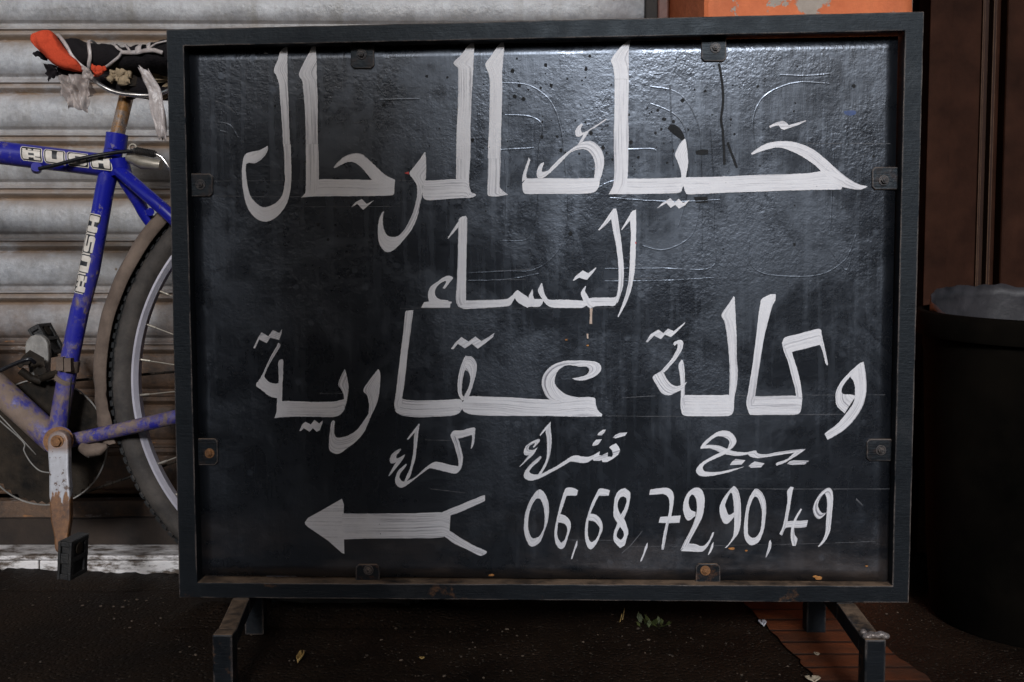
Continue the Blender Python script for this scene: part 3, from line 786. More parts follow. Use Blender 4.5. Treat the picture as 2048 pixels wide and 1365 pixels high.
# ---- first line
w = Paint('painted_word', WHITE)
w.ribbon(ZA, [(598, 198, 618, 196), (535, 250, 616, 240), (500, 360, 615, 350), (458, 475, 617, 450), (488, 545, 617, 545), (520, 655, 618, 655), (530, 800, 628, 800), (545, 1000, 632, 1000), (558, 1200, 641, 1200), (564, 1340, 648, 1340)])
w.ribbon(ZB, [(497, 46, 571, 46), (508, 200, 577, 200), (508, 320, 580, 300), (514, 400, 578, 410), (495, 540, 563, 550), (450, 620, 522, 675), (380, 670, 440, 780), (290, 690, 330, 838), (210, 640, 215, 805), (155, 560, 130, 690), (125, 430, 90, 540), (114, 330, 74, 380), (115, 270, 76, 280), (128, 243, 88, 200), (155, 237, 108, 152), (205, 240, 150, 130), (270, 205, 240, 112), (320, 145, 300, 85), (342, 95, 340, 60)])
w.ribbon(ZA, [(900, 195, 945, 190), (870, 270, 950, 260), (810, 380, 957, 370), (750, 525, 960, 500), (790, 600, 960, 600), (800, 700, 965, 700), (815, 850, 970, 850), (825, 1050, 970, 1050), (830, 1340, 972, 1340)])
w.ribbon(ZB, [(726, 46, 853, 46), (728, 200, 858, 200), (728, 400, 860, 400), (726, 480, 858, 480), (720, 545, 820, 545), (678, 592, 790, 582)])
w.ribbon(ZB, [(790, 455, 770, 582), (860, 408, 860, 580), (1000, 405, 1050, 578), (1200, 408, 1250, 578), (1450, 412, 1450, 575), (1625, 405, 1600, 570), (1634, 440, 1632, 550)])
w.ribbon(ZB, [(1010, 282, 1020, 292), (1060, 225, 1080, 262), (1120, 175, 1150, 230), (1200, 143, 1210, 230), (1290, 145, 1260, 255), (1360, 195, 1320, 310), (1450, 280, 1380, 385), (1540, 360, 1450, 440), (1630, 405, 1560, 470)])
w.poly(ZB, [(1190, 690), (1240, 635), (1300, 608), (1350, 658), (1425, 620), (1345, 690), (1312, 718), (1252, 655), (1215, 680)])
w.ribbon(ZB, [(1940, 130, 1950, 133), (1890, 205, 1958, 220), (1820, 295, 1957, 320), (1787, 345, 1953, 400), (1830, 410, 1925, 455), (1862, 470, 1918, 520), (1866, 560, 1912, 590), (1852, 640, 1897, 650), (1818, 760, 1868, 790), (1755, 890, 1810, 920), (1695, 967, 1740, 1010), (1640, 995, 1650, 1110), (1570, 985, 1560, 1152), (1530, 930, 1490, 1090), (1515, 850, 1465, 980), (1518, 780, 1470, 850), (1528, 730, 1505, 745)])
w.ribbon(ZR, [(230, 660, 210, 900), (270, 695, 225, 985), (330, 695, 300, 1030), (500, 688, 500, 1022), (780, 672, 780, 1000), (960, 680, 960, 992), (1010, 760, 1005, 985)])
w.ribbon(ZC, [(1050, 125, 1062, 135), (1000, 170, 1068, 180), (930, 260, 1063, 260), (857, 335, 1060, 340), (880, 375, 1058, 370), (902, 400, 1057, 400), (903, 550, 1050, 550), (902, 700, 1040, 700), (898, 850, 1035, 850), (890, 1000, 1030, 1000), (886, 1150, 1030, 1150), (886, 1325, 1028, 1325)])
w.ribbon(ZR, [(786, 320, 1030, 320), (790, 480, 1018, 480), (792, 700, 1008, 700), (850, 830, 1020, 820), (950, 985, 1050, 900), (1060, 985, 1095, 915), (1105, 965, 1128, 945)])
w.ribbon(ZC, [(1345, 130, 1370, 127), (1300, 180, 1375, 170), (1240, 270, 1368, 260), (1182, 350, 1360, 350), (1200, 415, 1355, 410), (1222, 480, 1353, 480), (1228, 600, 1355, 600), (1225, 800, 1350, 800), (1220, 1000, 1345, 1000), (1210, 1200, 1340, 1200), (1208, 1320, 1336, 1320)])
w.ribbon(ZR, [(1337, 320, 1550, 320), (1332, 560, 1540, 560), (1325, 780, 1530, 780), (1322, 860, 1560, 845), (1330, 945, 1610, 890), (1400, 968, 1665, 930), (1500, 968, 1668, 938)])
w.done()
w = Paint('painted_word', WHITE)
w.ribbon(ZD, [(192, 490, 208, 515), (160, 585, 183, 600), (134, 660, 168, 660), (122, 740, 172, 705)])
w.ribbon(ZD, [(168, 700, 124, 760), (185, 703, 140, 848), (230, 703, 200, 864), (300, 700, 300, 862), (600, 703, 600, 862), (850, 700, 780, 858), (905, 690, 870, 840), (925, 690, 910, 790)])
w.ribbon(ZD, [(860, 700, 918, 720), (868, 640, 940, 660), (868, 560, 962, 560), (850, 490, 955, 460), (810, 430, 915, 380), (760, 405, 840, 325), (700, 410, 760, 325), (650, 425, 690, 362), (600, 455, 620, 410), (520, 540, 520, 490), (440, 620, 430, 580), (400, 655, 390, 622), (350, 692, 335, 636), (290, 700, 325, 625), (272, 650, 330, 600), (300, 570, 345, 560), (342, 538, 348, 545)])
w.ribbon(ZD, [(690, 360, 745, 325), (740, 280, 785, 260), (760, 240, 815, 215), (880, 160, 890, 170), (985, 93, 992, 100)])
w.ribbon(ZD, [(740, 142, 745, 152), (700, 165, 728, 185), (668, 222, 725, 210), (680, 272, 742, 235), (720, 272, 775, 225), (755, 250, 800, 215)])
w.ribbon(ZQ, [(822, 398, 832, 400), (740, 470, 815, 455), (660, 560, 808, 520), (625, 625, 805, 600), (640, 670, 805, 660), (655, 740, 805, 740), (660, 812, 808, 812)])
w.ribbon(ZD, [(1070, -312, 1218, -312), (1070, 0, 1210, 0), (1062, 300, 1213, 300), (1068, 600, 1208, 600), (1062, 740, 1200, 740), (1045, 800, 1200, 790), (1010, 865, 1190, 862)])
w.ribbon(ZD, [(1190, 705, 1100, 866), (1400, 705, 1400, 862), (1600, 700, 1600, 858), (1745, 695, 1735, 848), (1772, 690, 1765, 800)])
w.ribbon(ZD, [(1788, 297, 1798, 305), (1740, 350, 1808, 370), (1690, 460, 1820, 470), (1720, 540, 1822, 560), (1750, 640, 1805, 660), (1755, 720, 1795, 720), (1765, 790, 1778, 790)])
w.ribbon(ZD, [(1790, 690, 1780, 800), (1800, 692, 1800, 850), (1850, 690, 1830, 866), (2040, 690, 2040, 860)])
w.ribbon(ZE, [(-5, 696, -5, 862), (205, 688, 205, 857), (400, 682, 400, 848), (600, 672, 600, 842), (800, 665, 800, 835), (1000, 660, 1000, 828), (1200, 650, 1200, 822), (1340, 632, 1340, 820), (1450, 640, 1500, 818), (1600, 700, 1545, 818)])
w.ribbon(ZE, [(624, 448, 630, 463), (700, 390, 720, 430), (800, 342, 850, 393), (930, 322, 940, 392), (1080, 335, 1060, 435), (1250, 400, 1180, 500), (1380, 500, 1290, 580), (1480, 590, 1360, 650), (1600, 690, 1480, 760), (1720, 760, 1600, 800), (1800, 780, 1730, 818), (1817, 788, 1790, 800)])
w.poly(ZE, [(808, 168), (880, 130), (950, 112), (985, 130), (1010, 158), (1090, 135), (1185, 108), (1188, 116), (1100, 160), (1000, 192), (960, 207), (930, 195), (905, 160), (870, 165), (820, 188)])
w.poly(ZD, [(1503, 1012), (1560, 955), (1590, 940), (1640, 905), (1685, 950), (1725, 912), (1770, 955), (1840, 922), (1790, 980), (1730, 1012), (1690, 975), (1645, 1005), (1600, 955), (1560, 980)])
w.done()
# ---- second line
w = Paint('painted_word', WHITE)
w.ribbon(ZF, [(388, 990, 412, 998), (425, 930, 465, 930), (425, 905, 512, 870), (390, 915, 470, 843), (340, 950, 420, 850), (310, 990, 330, 910), (295, 1040, 240, 980), (310, 1090, 215, 1080), (350, 1120, 235, 1160), (430, 1140, 260, 1180)])
w.poly(ZF, [(132, 1222), (170, 1155), (230, 1145), (300, 1120), (450, 1135), (460, 1145), (498, 1150), (495, 1168), (480, 1175), (475, 1222)])
w.ribbon(ZF, [(445, 400, 452, 405), (500, 310, 520, 330), (545, 240, 575, 270), (580, 190, 590, 280)])
w.ribbon(ZF, [(620, 140, 662, 133), (590, 160, 677, 155), (575, 200, 678, 190), (572, 400, 675, 400), (566, 700, 670, 700), (557, 950, 665, 950), (545, 1080, 665, 1080), (552, 1160, 665, 1140), (580, 1215, 668, 1150)])
w.ribbon(ZF, [(600, 1135, 575, 1205), (665, 1133, 640, 1235), (800, 1133, 750, 1232), (1000, 1128, 1000, 1217), (1140, 1118, 1130, 1207), (1200, 1085, 1190, 1192), (1235, 1050, 1225, 1140), (1270, 1020, 1250, 1100)])
w.ribbon(ZF, [(1235, 1050, 1228, 1075), (1275, 1015, 1245, 1110), (1330, 1050, 1290, 1165), (1410, 1108, 1380, 1215), (1430, 1190, 1395, 1222)])
w.ribbon(ZF, [(1450, 1003, 1458, 1010), (1412, 1080, 1462, 1080), (1405, 1150, 1480, 1130), (1395, 1215, 1500, 1200)])
w.ribbon(ZG, [(165, 1040, 165, 1100), (200, 1030, 190, 1112), (285, 1030, 265, 1112), (310, 1045, 295, 1085)])
w.ribbon(ZG, [(290, 853, 297, 860), (252, 925, 312, 925), (262, 970, 320, 960), (290, 1020, 345, 1010), (312, 1052, 380, 1045), (345, 1095, 430, 1060)])
w.ribbon(ZG, [(360, 1030, 335, 1075), (400, 1038, 370, 1108), (500, 1036, 440, 1125), (640, 1040, 640, 1125), (740, 1050, 730, 1125), (765, 1060, 778, 1100)])
w.ribbon(ZG, [(768, 887, 775, 892), (735, 930, 765, 945), (718, 970, 790, 985), (735, 1020, 810, 1025), (765, 1080, 850, 1085), (818, 1130, 868, 1112)])
w.ribbon(ZG, [(800, 1022, 785, 1080), (850, 1015, 800, 1118), (900, 1013, 870, 1108), (1000, 1012, 1000, 1102), (1085, 1010, 1080, 1103), (1115, 990, 1110, 1070)])
w.ribbon(ZG, [(910, 270, 918, 283), (980, 180, 1000, 210), (1040, 90, 1055, 150), (1075, 45, 1066, 150)])
w.ribbon(ZG, [(1075, 42, 1104, 45), (1048, 120, 1117, 100), (1070, 280, 1142, 270), (1095, 400, 1160, 400), (1115, 530, 1175, 540), (1128, 680, 1187, 680), (1130, 800, 1186, 800), (1125, 900, 1175, 900), (1110, 985, 1150, 990), (1088, 1030, 1118, 1075)])
w.ribbon(ZG, [(1160, 270, 1165, 280), (1200, 200, 1220, 215), (1260, 100, 1262, 165), (1290, 65, 1285, 150)])
w.ribbon(ZG, [(1285, 65, 1320, 55), (1255, 120, 1322, 110), (1265, 300, 1322, 300), (1257, 500, 1317, 500), (1250, 700, 1308, 700), (1240, 830, 1288, 830), (1215, 950, 1260, 950), (1170, 1090, 1205, 1090), (1120, 1218, 1130, 1228)])
w.poly(ZG, [(632, 828), (660, 780), (740, 716), (800, 748), (885, 682), (888, 692), (850, 745), (785, 818), (760, 815), (700, 795), (645, 830)])
w.done()
# ---- third line
w = Paint('painted_word', WHITE)
w.poly(ZH, [(80, 265), (130, 160), (158, 118), (222, 155), (262, 97), (325, 125), (350, 88), (345, 130), (322, 190), (240, 168), (205, 220), (135, 185), (95, 270)], 0.4)
w.ribbon(ZH, [(315, 215, 335, 232), (290, 265, 325, 265), (245, 345, 270, 352), (200, 440, 215, 450), (160, 525, 186, 520), (125, 580, 185, 540)])
w.ribbon(ZH, [(185, 535, 110, 595), (200, 560, 108, 625), (240, 590, 160, 662), (290, 600, 225, 715), (325, 598, 290, 735), (325, 650, 322, 735)])
w.ribbon(ZH, [(335, 375, 355, 372), (315, 400, 362, 390), (318, 500, 360, 500), (318, 600, 355, 600), (305, 700, 352, 700), (300, 800, 350, 780), (298, 860, 350, 850), (278, 925, 345, 915)])
w.ribbon(ZH, [(340, 765, 330, 918), (450, 765, 450, 912), (600, 772, 600, 912), (750, 772, 750, 915), (850, 768, 850, 912), (925, 750, 905, 885), (945, 755, 938, 840)])
w.ribbon(ZH, [(940, 465, 944, 470), (905, 530, 962, 540), (880, 610, 975, 620), (905, 650, 972, 680), (930, 710, 960, 760), (934, 770, 945, 820)])
w.poly(ZH, [(513, 1045), (540, 985), (570, 960), (620, 985), (655, 942), (700, 975), (733, 948), (730, 970), (705, 1040), (675, 1052), (640, 1020), (608, 1052), (555, 1020), (530, 1045)])
w.ribbon(ZH, [(1253, 465, 1262, 468), (1190, 545, 1275, 520), (1115, 660, 1268, 660), (1150, 710, 1250, 760), (1168, 790, 1220, 840), (1165, 870, 1190, 900), (1150, 905, 1165, 960), (1060, 1030, 1120, 1060), (980, 1085, 1040, 1150), (930, 1103, 960, 1210), (870, 1110, 880, 1260), (845, 1080, 800, 1230), (840, 1030, 792, 1150), (845, 980, 805, 1010), (848, 960, 812, 970), (838, 945, 825, 948)])
w.ribbon(ZI, [(225, 95, 285, 88), (215, 120, 283, 110), (200, 270, 262, 260), (180, 430, 240, 430), (160, 600, 222, 600), (142, 750, 205, 740), (130, 840, 190, 835), (122, 900, 190, 860), (135, 950, 200, 880)])
w.ribbon(ZI, [(180, 835, 128, 945), (210, 850, 180, 985), (300, 860, 320, 1002), (450, 858, 450, 997), (600, 852, 600, 990), (680, 848, 670, 970), (710, 880, 700, 935)])
w.ribbon(ZI, [(730, 476, 760, 560), (700, 540, 726, 602), (672, 640, 708, 670), (662, 740, 699, 760), (672, 810, 705, 815), (700, 860, 735, 830)])
w.ribbon(ZI, [(728, 478, 726, 602), (790, 490, 738, 602), (825, 550, 765, 632), (820, 630, 770, 690), (795, 720, 755, 750), (770, 800, 726, 805), (745, 850, 700, 860)])
w.ribbon(ZI, [(745, 822, 690, 890), (800, 822, 715, 950), (900, 825, 800, 980), (1100, 832, 1000, 990), (1300, 845, 1300, 990), (1500, 850, 1500, 992), (1700, 832, 1700, 998), (1825, 835, 1825, 995), (1838, 880, 1865, 995), (1855, 935, 1882, 995), (1897, 978, 1890, 995)])
w.ribbon(ZI, [(1660, 683, 1640, 670), (1740, 687, 1700, 660), (1830, 655, 1760, 640), (1885, 600, 1785, 605), (1870, 545, 1765, 572), (1800, 522, 1700, 570), (1640, 518, 1645, 560), (1560, 525, 1580, 562), (1470, 560, 1520, 605), (1405, 625, 1492, 670), (1380, 700, 1495, 720), (1395, 775, 1530, 765), (1440, 845, 1600, 812), (1520, 870, 1720, 838)])
w.poly(ZI, [(605, 420), (640, 370), (695, 318), (755, 355), (815, 315), (865, 352), (930, 315), (978, 282), (965, 320), (900, 370), (835, 418), (785, 375), (725, 415), (665, 375), (625, 422)], 0.5)
w.done()
w = Paint('painted_word', WHITE)
w.poly(ZJ, [(90, 435), (130, 370), (195, 332), (235, 362), (275, 325), (325, 345), (420, 268), (415, 285), (330, 370), (300, 395), (250, 375), (215, 412), (160, 385), (105, 438)], 0.5)
w.ribbon(ZJ, [(318, 452, 332, 468), (335, 432, 350, 450), (378, 418, 356, 465), (402, 440, 350, 495), (392, 500, 325, 545), (350, 570, 295, 590), (290, 642, 252, 640), (245, 690, 215, 680)])
w.ribbon(ZJ, [(225, 675, 165, 710), (240, 695, 148, 737), (260, 735, 185, 805), (300, 785, 225, 865), (345, 805, 280, 882), (385, 795, 335, 862), (435, 767, 400, 830)])
w.ribbon(ZJ, [(388, 583, 400, 592), (363, 630, 410, 640), (375, 720, 416, 720), (382, 800, 416, 800), (383, 880, 415, 880), (380, 980, 412, 900), (395, 1035, 420, 960)])
w.ribbon(ZJ, [(410, 880, 385, 1000), (430, 880, 410, 1050), (550, 880, 550, 1056), (700, 880, 700, 1056), (790, 878, 785, 1052), (820, 900, 815, 1030), (828, 930, 826, 990)])
w.ribbon(ZJ, [(822, 55, 832, 60), (780, 120, 835, 120), (722, 210, 840, 210), (748, 270, 843, 280), (770, 400, 848, 400), (785, 550, 850, 560), (790, 680, 858, 680), (790, 780, 850, 800), (785, 880, 830, 900), (790, 920, 828, 950)])
w.ribbon(ZJ, [(1130, 38, 1175, 36), (1060, 75, 1172, 85), (1045, 130, 1145, 140), (1030, 220, 1118, 240), (1010, 400, 1078, 400), (985, 600, 1045, 600), (960, 760, 1020, 760), (945, 850, 1005, 870), (930, 940, 1000, 910), (940, 1000, 1010, 930)])
w.ribbon(ZJ, [(1000, 888, 932, 960), (1030, 890, 955, 1035), (1100, 890, 1000, 1045), (1250, 885, 1250, 1045), (1345, 885, 1345, 1042), (1390, 890, 1380, 1020), (1398, 910, 1390, 970)])
w.ribbon(ZJ, [(1228, 440, 1300, 470), (1242, 510, 1312, 525), (1280, 610, 1335, 600), (1310, 730, 1365, 700), (1335, 820, 1385, 800), (1345, 895, 1397, 895)])
w.ribbon(ZJ, [(1240, 410, 1228, 450), (1265, 392, 1285, 520), (1350, 372, 1350, 508), (1450, 345, 1450, 485), (1530, 325, 1535, 462), (1558, 340, 1548, 470)])
w.ribbon(ZJ, [(1550, 328, 1535, 440), (1570, 420, 1560, 495), (1590, 510, 1580, 570), (1608, 600, 1590, 610), (1610, 627, 1603, 632)])
w.ribbon(ZJ, [(1910, 602, 1880, 612), (1925, 690, 1800, 712), (1933, 780, 1825, 765), (1930, 860, 1838, 840), (1905, 960, 1825, 940), (1850, 1060, 1765, 1030), (1760, 1160, 1690, 1120), (1660, 1225, 1610, 1180), (1608, 1253, 1582, 1205)])
w.ribbon(ZJ, [(1885, 607, 1870, 650), (1800, 682, 1805, 715), (1720, 770, 1745, 790), (1680, 850, 1725, 840), (1675, 920, 1740, 870), (1690, 975, 1800, 875), (1750, 1032, 1845, 885)])
w.done()
# ---- fourth line, three small words
w = Paint('painted_word', WHITE)
w.ribbon(ZK, [(350, 576, 365, 592), (280, 610, 325, 640), (200, 680, 285, 690), (168, 770, 280, 730), (190, 828, 305, 742), (250, 820, 360, 715), (300, 790, 415, 680), (350, 740, 432, 685)])
w.ribbon(ZK, [(320, 740, 425, 690), (270, 815, 390, 760), (205, 925, 280, 905), (145, 1035, 158, 1048)])
w.ribbon(ZK, [(445, 836, 460, 852), (380, 890, 410, 920), (310, 960, 350, 1000), (260, 1090, 335, 1070), (275, 1180, 370, 1125), (340, 1240, 420, 1140), (420, 1225, 470, 1125), (520, 1155, 550, 1090), (620, 1075, 640, 1030), (740, 980, 780, 900), (830, 920, 880, 830), (880, 912, 950, 802), (1000, 940, 1080, 820), (1120, 970, 1180, 850), (1250, 1000, 1290, 868), (1320, 988, 1330, 875), (1385, 910, 1342, 860), (1418, 760, 1338, 770), (1400, 640, 1310, 660), (1365, 500, 1270, 520), (1335, 400, 1225, 410), (1320, 370, 1205, 355)])
w.ribbon(ZK, [(1205, 340, 1215, 385), (1260, 272, 1260, 390), (1400, 265, 1350, 400), (1500, 235, 1470, 370), (1600, 217, 1560, 345), (1632, 235, 1580, 350)])
w.ribbon(ZK, [(1625, 225, 1565, 335), (1622, 330, 1575, 400), (1605, 480, 1562, 500), (1560, 580, 1553, 570)])
w.ribbon(ZK, [(460, 412, 480, 428), (540, 310, 570, 325), (655, 165, 620, 275)])
w.ribbon(ZK, [(660, 152, 678, 155), (600, 270, 660, 280), (580, 450, 640, 450), (570, 620, 620, 620), (545, 780, 600, 770), (510, 920, 550, 930), (460, 1030, 520, 1040), (412, 1145, 450, 1145)])
w.done()
w = Paint('painted_word', WHITE)
w.ribbon(ZL, [(292, 445, 308, 455), (325, 395, 355, 410), (315, 380, 408, 340), (290, 395, 385, 312), (235, 430, 300, 345), (225, 460, 195, 415), (228, 485, 150, 490), (250, 492, 148, 560), (310, 487, 190, 583), (375, 445, 240, 570)])
w.ribbon(ZL, [(230, 572, 370, 452), (180, 640, 300, 570), (110, 725, 200, 660), (70, 765, 85, 770)])
w.ribbon(ZL, [(415, 590, 437, 605), (350, 640, 390, 675), (250, 730, 300, 755), (170, 830, 240, 830), (145, 910, 245, 865), (170, 965, 300, 890), (260, 995, 360, 895), (370, 970, 440, 880), (500, 910, 540, 830), (650, 830, 700, 745), (800, 745, 830, 660), (900, 685, 920, 600), (960, 685, 1010, 580), (1080, 705, 1100, 598), (1180, 700, 1200, 605), (1255, 655, 1260, 585), (1290, 645, 1300, 570)])
w.poly(ZL, [(1230, 600), (1300, 570), (1390, 515), (1378, 580), (1420, 582), (1520, 532), (1520, 600), (1590, 605), (1605, 570), (1590, 500), (1545, 455), (1555, 435), (1600, 410), (1655, 385), (1700, 440), (1722, 500), (1690, 570), (1600, 640), (1510, 692), (1430, 690), (1418, 655), (1390, 672), (1290, 670), (1265, 635)], 0.3)
w.ribbon(ZL, [(403, 248, 415, 267), (490, 130, 500, 170), (575, 40, 545, 130)])
w.ribbon(ZL, [(565, 55, 584, 28), (505, 170, 585, 150), (520, 300, 598, 280), (525, 450, 598, 400), (520, 600, 575, 560), (490, 700, 545, 670), (440, 800, 490, 790), (375, 900, 430, 885)])
for q in ([(1350, 245), (1370, 210), (1440, 165), (1490, 160), (1460, 215), (1420, 255), (1370, 255)], [(1265, 420), (1280, 380), (1330, 325), (1420, 318), (1395, 360), (1360, 408), (1290, 425)], [(1605, 295), (1640, 250), (1720, 212), (1840, 205), (1800, 260), (1650, 302)]):
    w.poly(ZL, q, 0.5)
w.done()
w = Paint('painted_word', WHITE)
w.ribbon(ZM, [(238, 360, 300, 330), (300, 270, 345, 300), (420, 170, 430, 222), (510, 112, 515, 180), (600, 90, 600, 190), (700, 108, 670, 225), (780, 180, 698, 265), (808, 268, 690, 320), (765, 340, 665, 370), (700, 405, 620, 395), (640, 455, 560, 430), (500, 520, 420, 500), (350, 590, 270, 590), (280, 660, 185, 680), (300, 725, 175, 740), (380, 742, 220, 795), (450, 742, 300, 812), (580, 733, 430, 800), (720, 700, 620, 762), (860, 672, 780, 715), (922, 655, 915, 662)])
w.ribbon(ZM, [(245, 345, 245, 378), (320, 322, 320, 370), (430, 315, 400, 372), (540, 330, 500, 412), (640, 370, 580, 452), (720, 402, 680, 472), (820, 425, 820, 490), (920, 432, 910, 480), (985, 430, 985, 465), (1060, 412, 1000, 478), (1120, 405, 1050, 508), (1130, 435, 1130, 522), (1185, 460, 1190, 520), (1300, 460, 1300, 505), (1450, 430, 1450, 480), (1700, 395, 1700, 440), (1890, 378, 1740, 435)])
w.ribbon(ZM, [(1897, 382, 1760, 400), (1840, 430, 1690, 465), (1700, 520, 1600, 540), (1560, 600, 1455, 592), (1440, 643, 1428, 622)])
for q in ([(705, 630), (740, 580), (795, 538), (950, 555), (890, 625), (720, 635)], [(1000, 650), (1040, 610), (1095, 577), (1250, 605), (1195, 670), (1040, 675)], [(1605, 615), (1650, 570), (1720, 558), (1945, 562), (1945, 580), (1905, 590), (1910, 605), (1880, 620), (1690, 632)]):
    w.poly(ZM, q, 0.1)
w.done()
# ---- arrow
w = Paint('painted_arrow', WHITE)
w.poly(ZN, [(100, 375), (130, 330), (240, 270), (470, 138), (490, 200), (487, 285), (490, 540), (495, 688), (470, 680), (330, 555), (130, 420), (105, 395)])
w.ribbon(ZN, [(470, 285, 480, 545), (700, 288, 700, 537), (900, 285, 900, 535), (1200, 283, 1200, 533), (1440, 274, 1480, 522), (1555, 300, 1545, 465)])
w.ribbon(ZN, [(1400, 310, 1420, 350), (1470, 272, 1560, 303), (1600, 220, 1700, 250), (1870, 110, 1885, 165), (1890, 115, 1888, 150)])
w.ribbon(ZN, [(1470, 440, 1450, 490), (1550, 462, 1500, 520), (1680, 545, 1600, 590), (1800, 610, 1750, 660), (1912, 660, 1840, 705), (1905, 690, 1875, 705)])
w.done()
# ---- phone number
w = Paint('phone_number', WHITE)
ring = lambda o, i: [(*a, *b) for a, b in zip(o, i)]
w.ribbon(ZO, ring([(285, 118), (340, 140), (390, 230), (410, 350), (395, 500), (350, 630), (300, 750), (205, 803), (150, 750), (110, 620), (115, 450), (150, 320), (210, 200)],
                  [(275, 222), (310, 240), (345, 330), (358, 450), (345, 580), (300, 670), (262, 695), (215, 703), (180, 660), (158, 560), (168, 430), (200, 315), (245, 240)]), closed=True)
w.ribbon(ZO, [(760, 125, 745, 185), (700, 95, 715, 190), (620, 97, 640, 190), (585, 160, 618, 200), (545, 290, 585, 300), (512, 430, 548, 410), (490, 530, 520, 510), (475, 640, 508, 640), (485, 740, 520, 705), (512, 805, 545, 745), (555, 832, 565, 750), (600, 800, 600, 715), (640, 680, 628, 630), (672, 570, 630, 590), (660, 490, 610, 540), (610, 435, 560, 515), (545, 410, 518, 512)])
w.ribbon(ZO, [(1143, 125, 1130, 190), (1080, 107, 1090, 192), (1015, 107, 1025, 192), (980, 165, 1005, 200), (920, 290, 945, 320), (880, 410, 910, 400), (855, 500, 885, 490), (842, 620, 876, 620), (850, 740, 890, 715), (880, 815, 912, 745), (920, 833, 935, 745), (980, 770, 985, 700), (1030, 660, 1020, 595), (1055, 590, 1000, 545), (1040, 490, 955, 502), (985, 425, 905, 490), (905, 403, 880, 482)])
w.ribbon(ZO, [(1320, 98, 1305, 198), (1385, 150, 1338, 220), (1385, 230, 1342, 262), (1360, 350, 1315, 350), (1315, 455, 1270, 425), (1268, 555, 1225, 540), (1228, 640, 1188, 650), (1230, 690, 1195, 740), (1272, 722, 1265, 820)])
w.ribbon(ZO, [(1320, 98, 1305, 198), (1250, 130, 1265, 215), (1205, 210, 1240, 270), (1192, 310, 1240, 340), (1188, 435, 1275, 428), (1235, 520, 1315, 470), (1268, 565, 1355, 580), (1308, 630, 1364, 640), (1308, 680, 1340, 720), (1275, 722, 1320, 785), (1250, 715, 1265, 820)])
w.poly(ZO, [(752, 728), (750, 790), (725, 845), (690, 950), (675, 955), (690, 890), (720, 800), (740, 740)], 1.2)
w.poly(ZO, [(1598, 755), (1595, 815), (1570, 870), (1530, 970), (1508, 988), (1515, 960), (1545, 890), (1562, 815), (1585, 770)], 1.2)
w.ribbon(ZO, [(1628, 118, 1615, 180), (1720, 103, 1720, 175), (1825, 95, 1785, 170), (1890, 130, 1832, 195), (1912, 200, 1855, 240), (1905, 300, 1860, 330), (1880, 440, 1845, 430), (1850, 520, 1820, 520), (1820, 680, 1785, 670), (1795, 820, 1765, 815), (1780, 842, 1770, 840)])
w.ribbon(ZO, [(1750, 445, 1730, 515), (1870, 438, 1870, 520), (1997, 428, 1980, 515)])
w.ribbon(ZP, [(240, 420, 240, 375), (150, 475, 185, 350), (100, 385, 160, 290), (97, 280, 163, 220), (135, 175, 185, 180), (190, 115, 205, 172), (250, 88, 235, 200), (310, 115, 252, 260), (343, 200, 256, 330), (342, 310, 248, 395), (320, 430, 225, 480), (270, 530, 180, 590), (200, 660, 110, 720), (155, 755, 62, 822)])
w.ribbon(ZP, [(150, 742, 70, 832), (240, 752, 200, 838), (300, 775, 280, 842), (350, 762, 330, 832), (400, 700, 382, 775), (435, 620, 412, 720), (458, 612, 448, 650)])
w.poly(ZP, [(450, 725), (445, 790), (420, 845), (390, 880), (385, 875), (405, 815), (430, 750)], 1.2)
w.ribbon(ZP, [(692, 430, 692, 375), (625, 505, 640, 410), (570, 505, 612, 385), (530, 420, 585, 300), (520, 330, 595, 260), (545, 250, 612, 215), (600, 165, 648, 150), (660, 95, 668, 165), (695, 75, 675, 200), (740, 130, 685, 290), (765, 250, 690, 380), (770, 430, 692, 460), (765, 520, 690, 560), (740, 620, 680, 650), (690, 690, 640, 730), (605, 790, 583, 795)])
w.ribbon(ZP, ring([(940, 103), (1000, 130), (1050, 220), (1065, 330), (1055, 480), (1030, 610), (980, 720), (910, 762), (860, 750), (815, 680), (805, 570), (820, 400), (850, 260), (890, 165)],
                  [(930, 198), (965, 210), (995, 280), (1015, 370), (1012, 480), (998, 580), (965, 650), (920, 677), (880, 665), (855, 630), (850, 540), (855, 420), (870, 330), (905, 230)]), closed=True)
w.poly(ZP, [(1115, 700), (1128, 740), (1122, 795), (1095, 855), (1065, 910), (1058, 905), (1070, 850), (1090, 780), (1100, 720)], 1.2)
w.ribbon(ZP, [(1350, 80, 1388, 85), (1313, 130, 1375, 130), (1315, 230, 1355, 240), (1300, 340, 1340, 340), (1282, 440, 1322, 430), (1265, 520, 1310, 510), (1245, 580, 1285, 570), (1220, 630, 1250, 655)])
w.ribbon(ZP, [(1295, 492, 1270, 575), (1340, 480, 1330, 555), (1450, 478, 1450, 562), (1555, 470, 1537, 550)])
w.ribbon(ZP, [(1470, 335, 1485, 345), (1420, 410, 1440, 425), (1385, 480, 1412, 490), (1360, 560, 1395, 560), (1352, 640, 1400, 640), (1355, 700, 1430, 690), (1375, 772, 1410, 772)])
w.ribbon(ZP, [(1750, 410, 1765, 380), (1690, 457, 1725, 388), (1640, 430, 1690, 355), (1612, 355, 1670, 300), (1625, 280, 1690, 230), (1680, 180, 1725, 180), (1740, 118, 1748, 162), (1800, 92, 1770, 200), (1838, 130, 1778, 280), (1848, 220, 1772, 380), (1838, 360, 1765, 500), (1825, 500, 1758, 600), (1808, 610, 1735, 680), (1750, 720, 1700, 740), (1680, 785, 1670, 775)])
w.done()
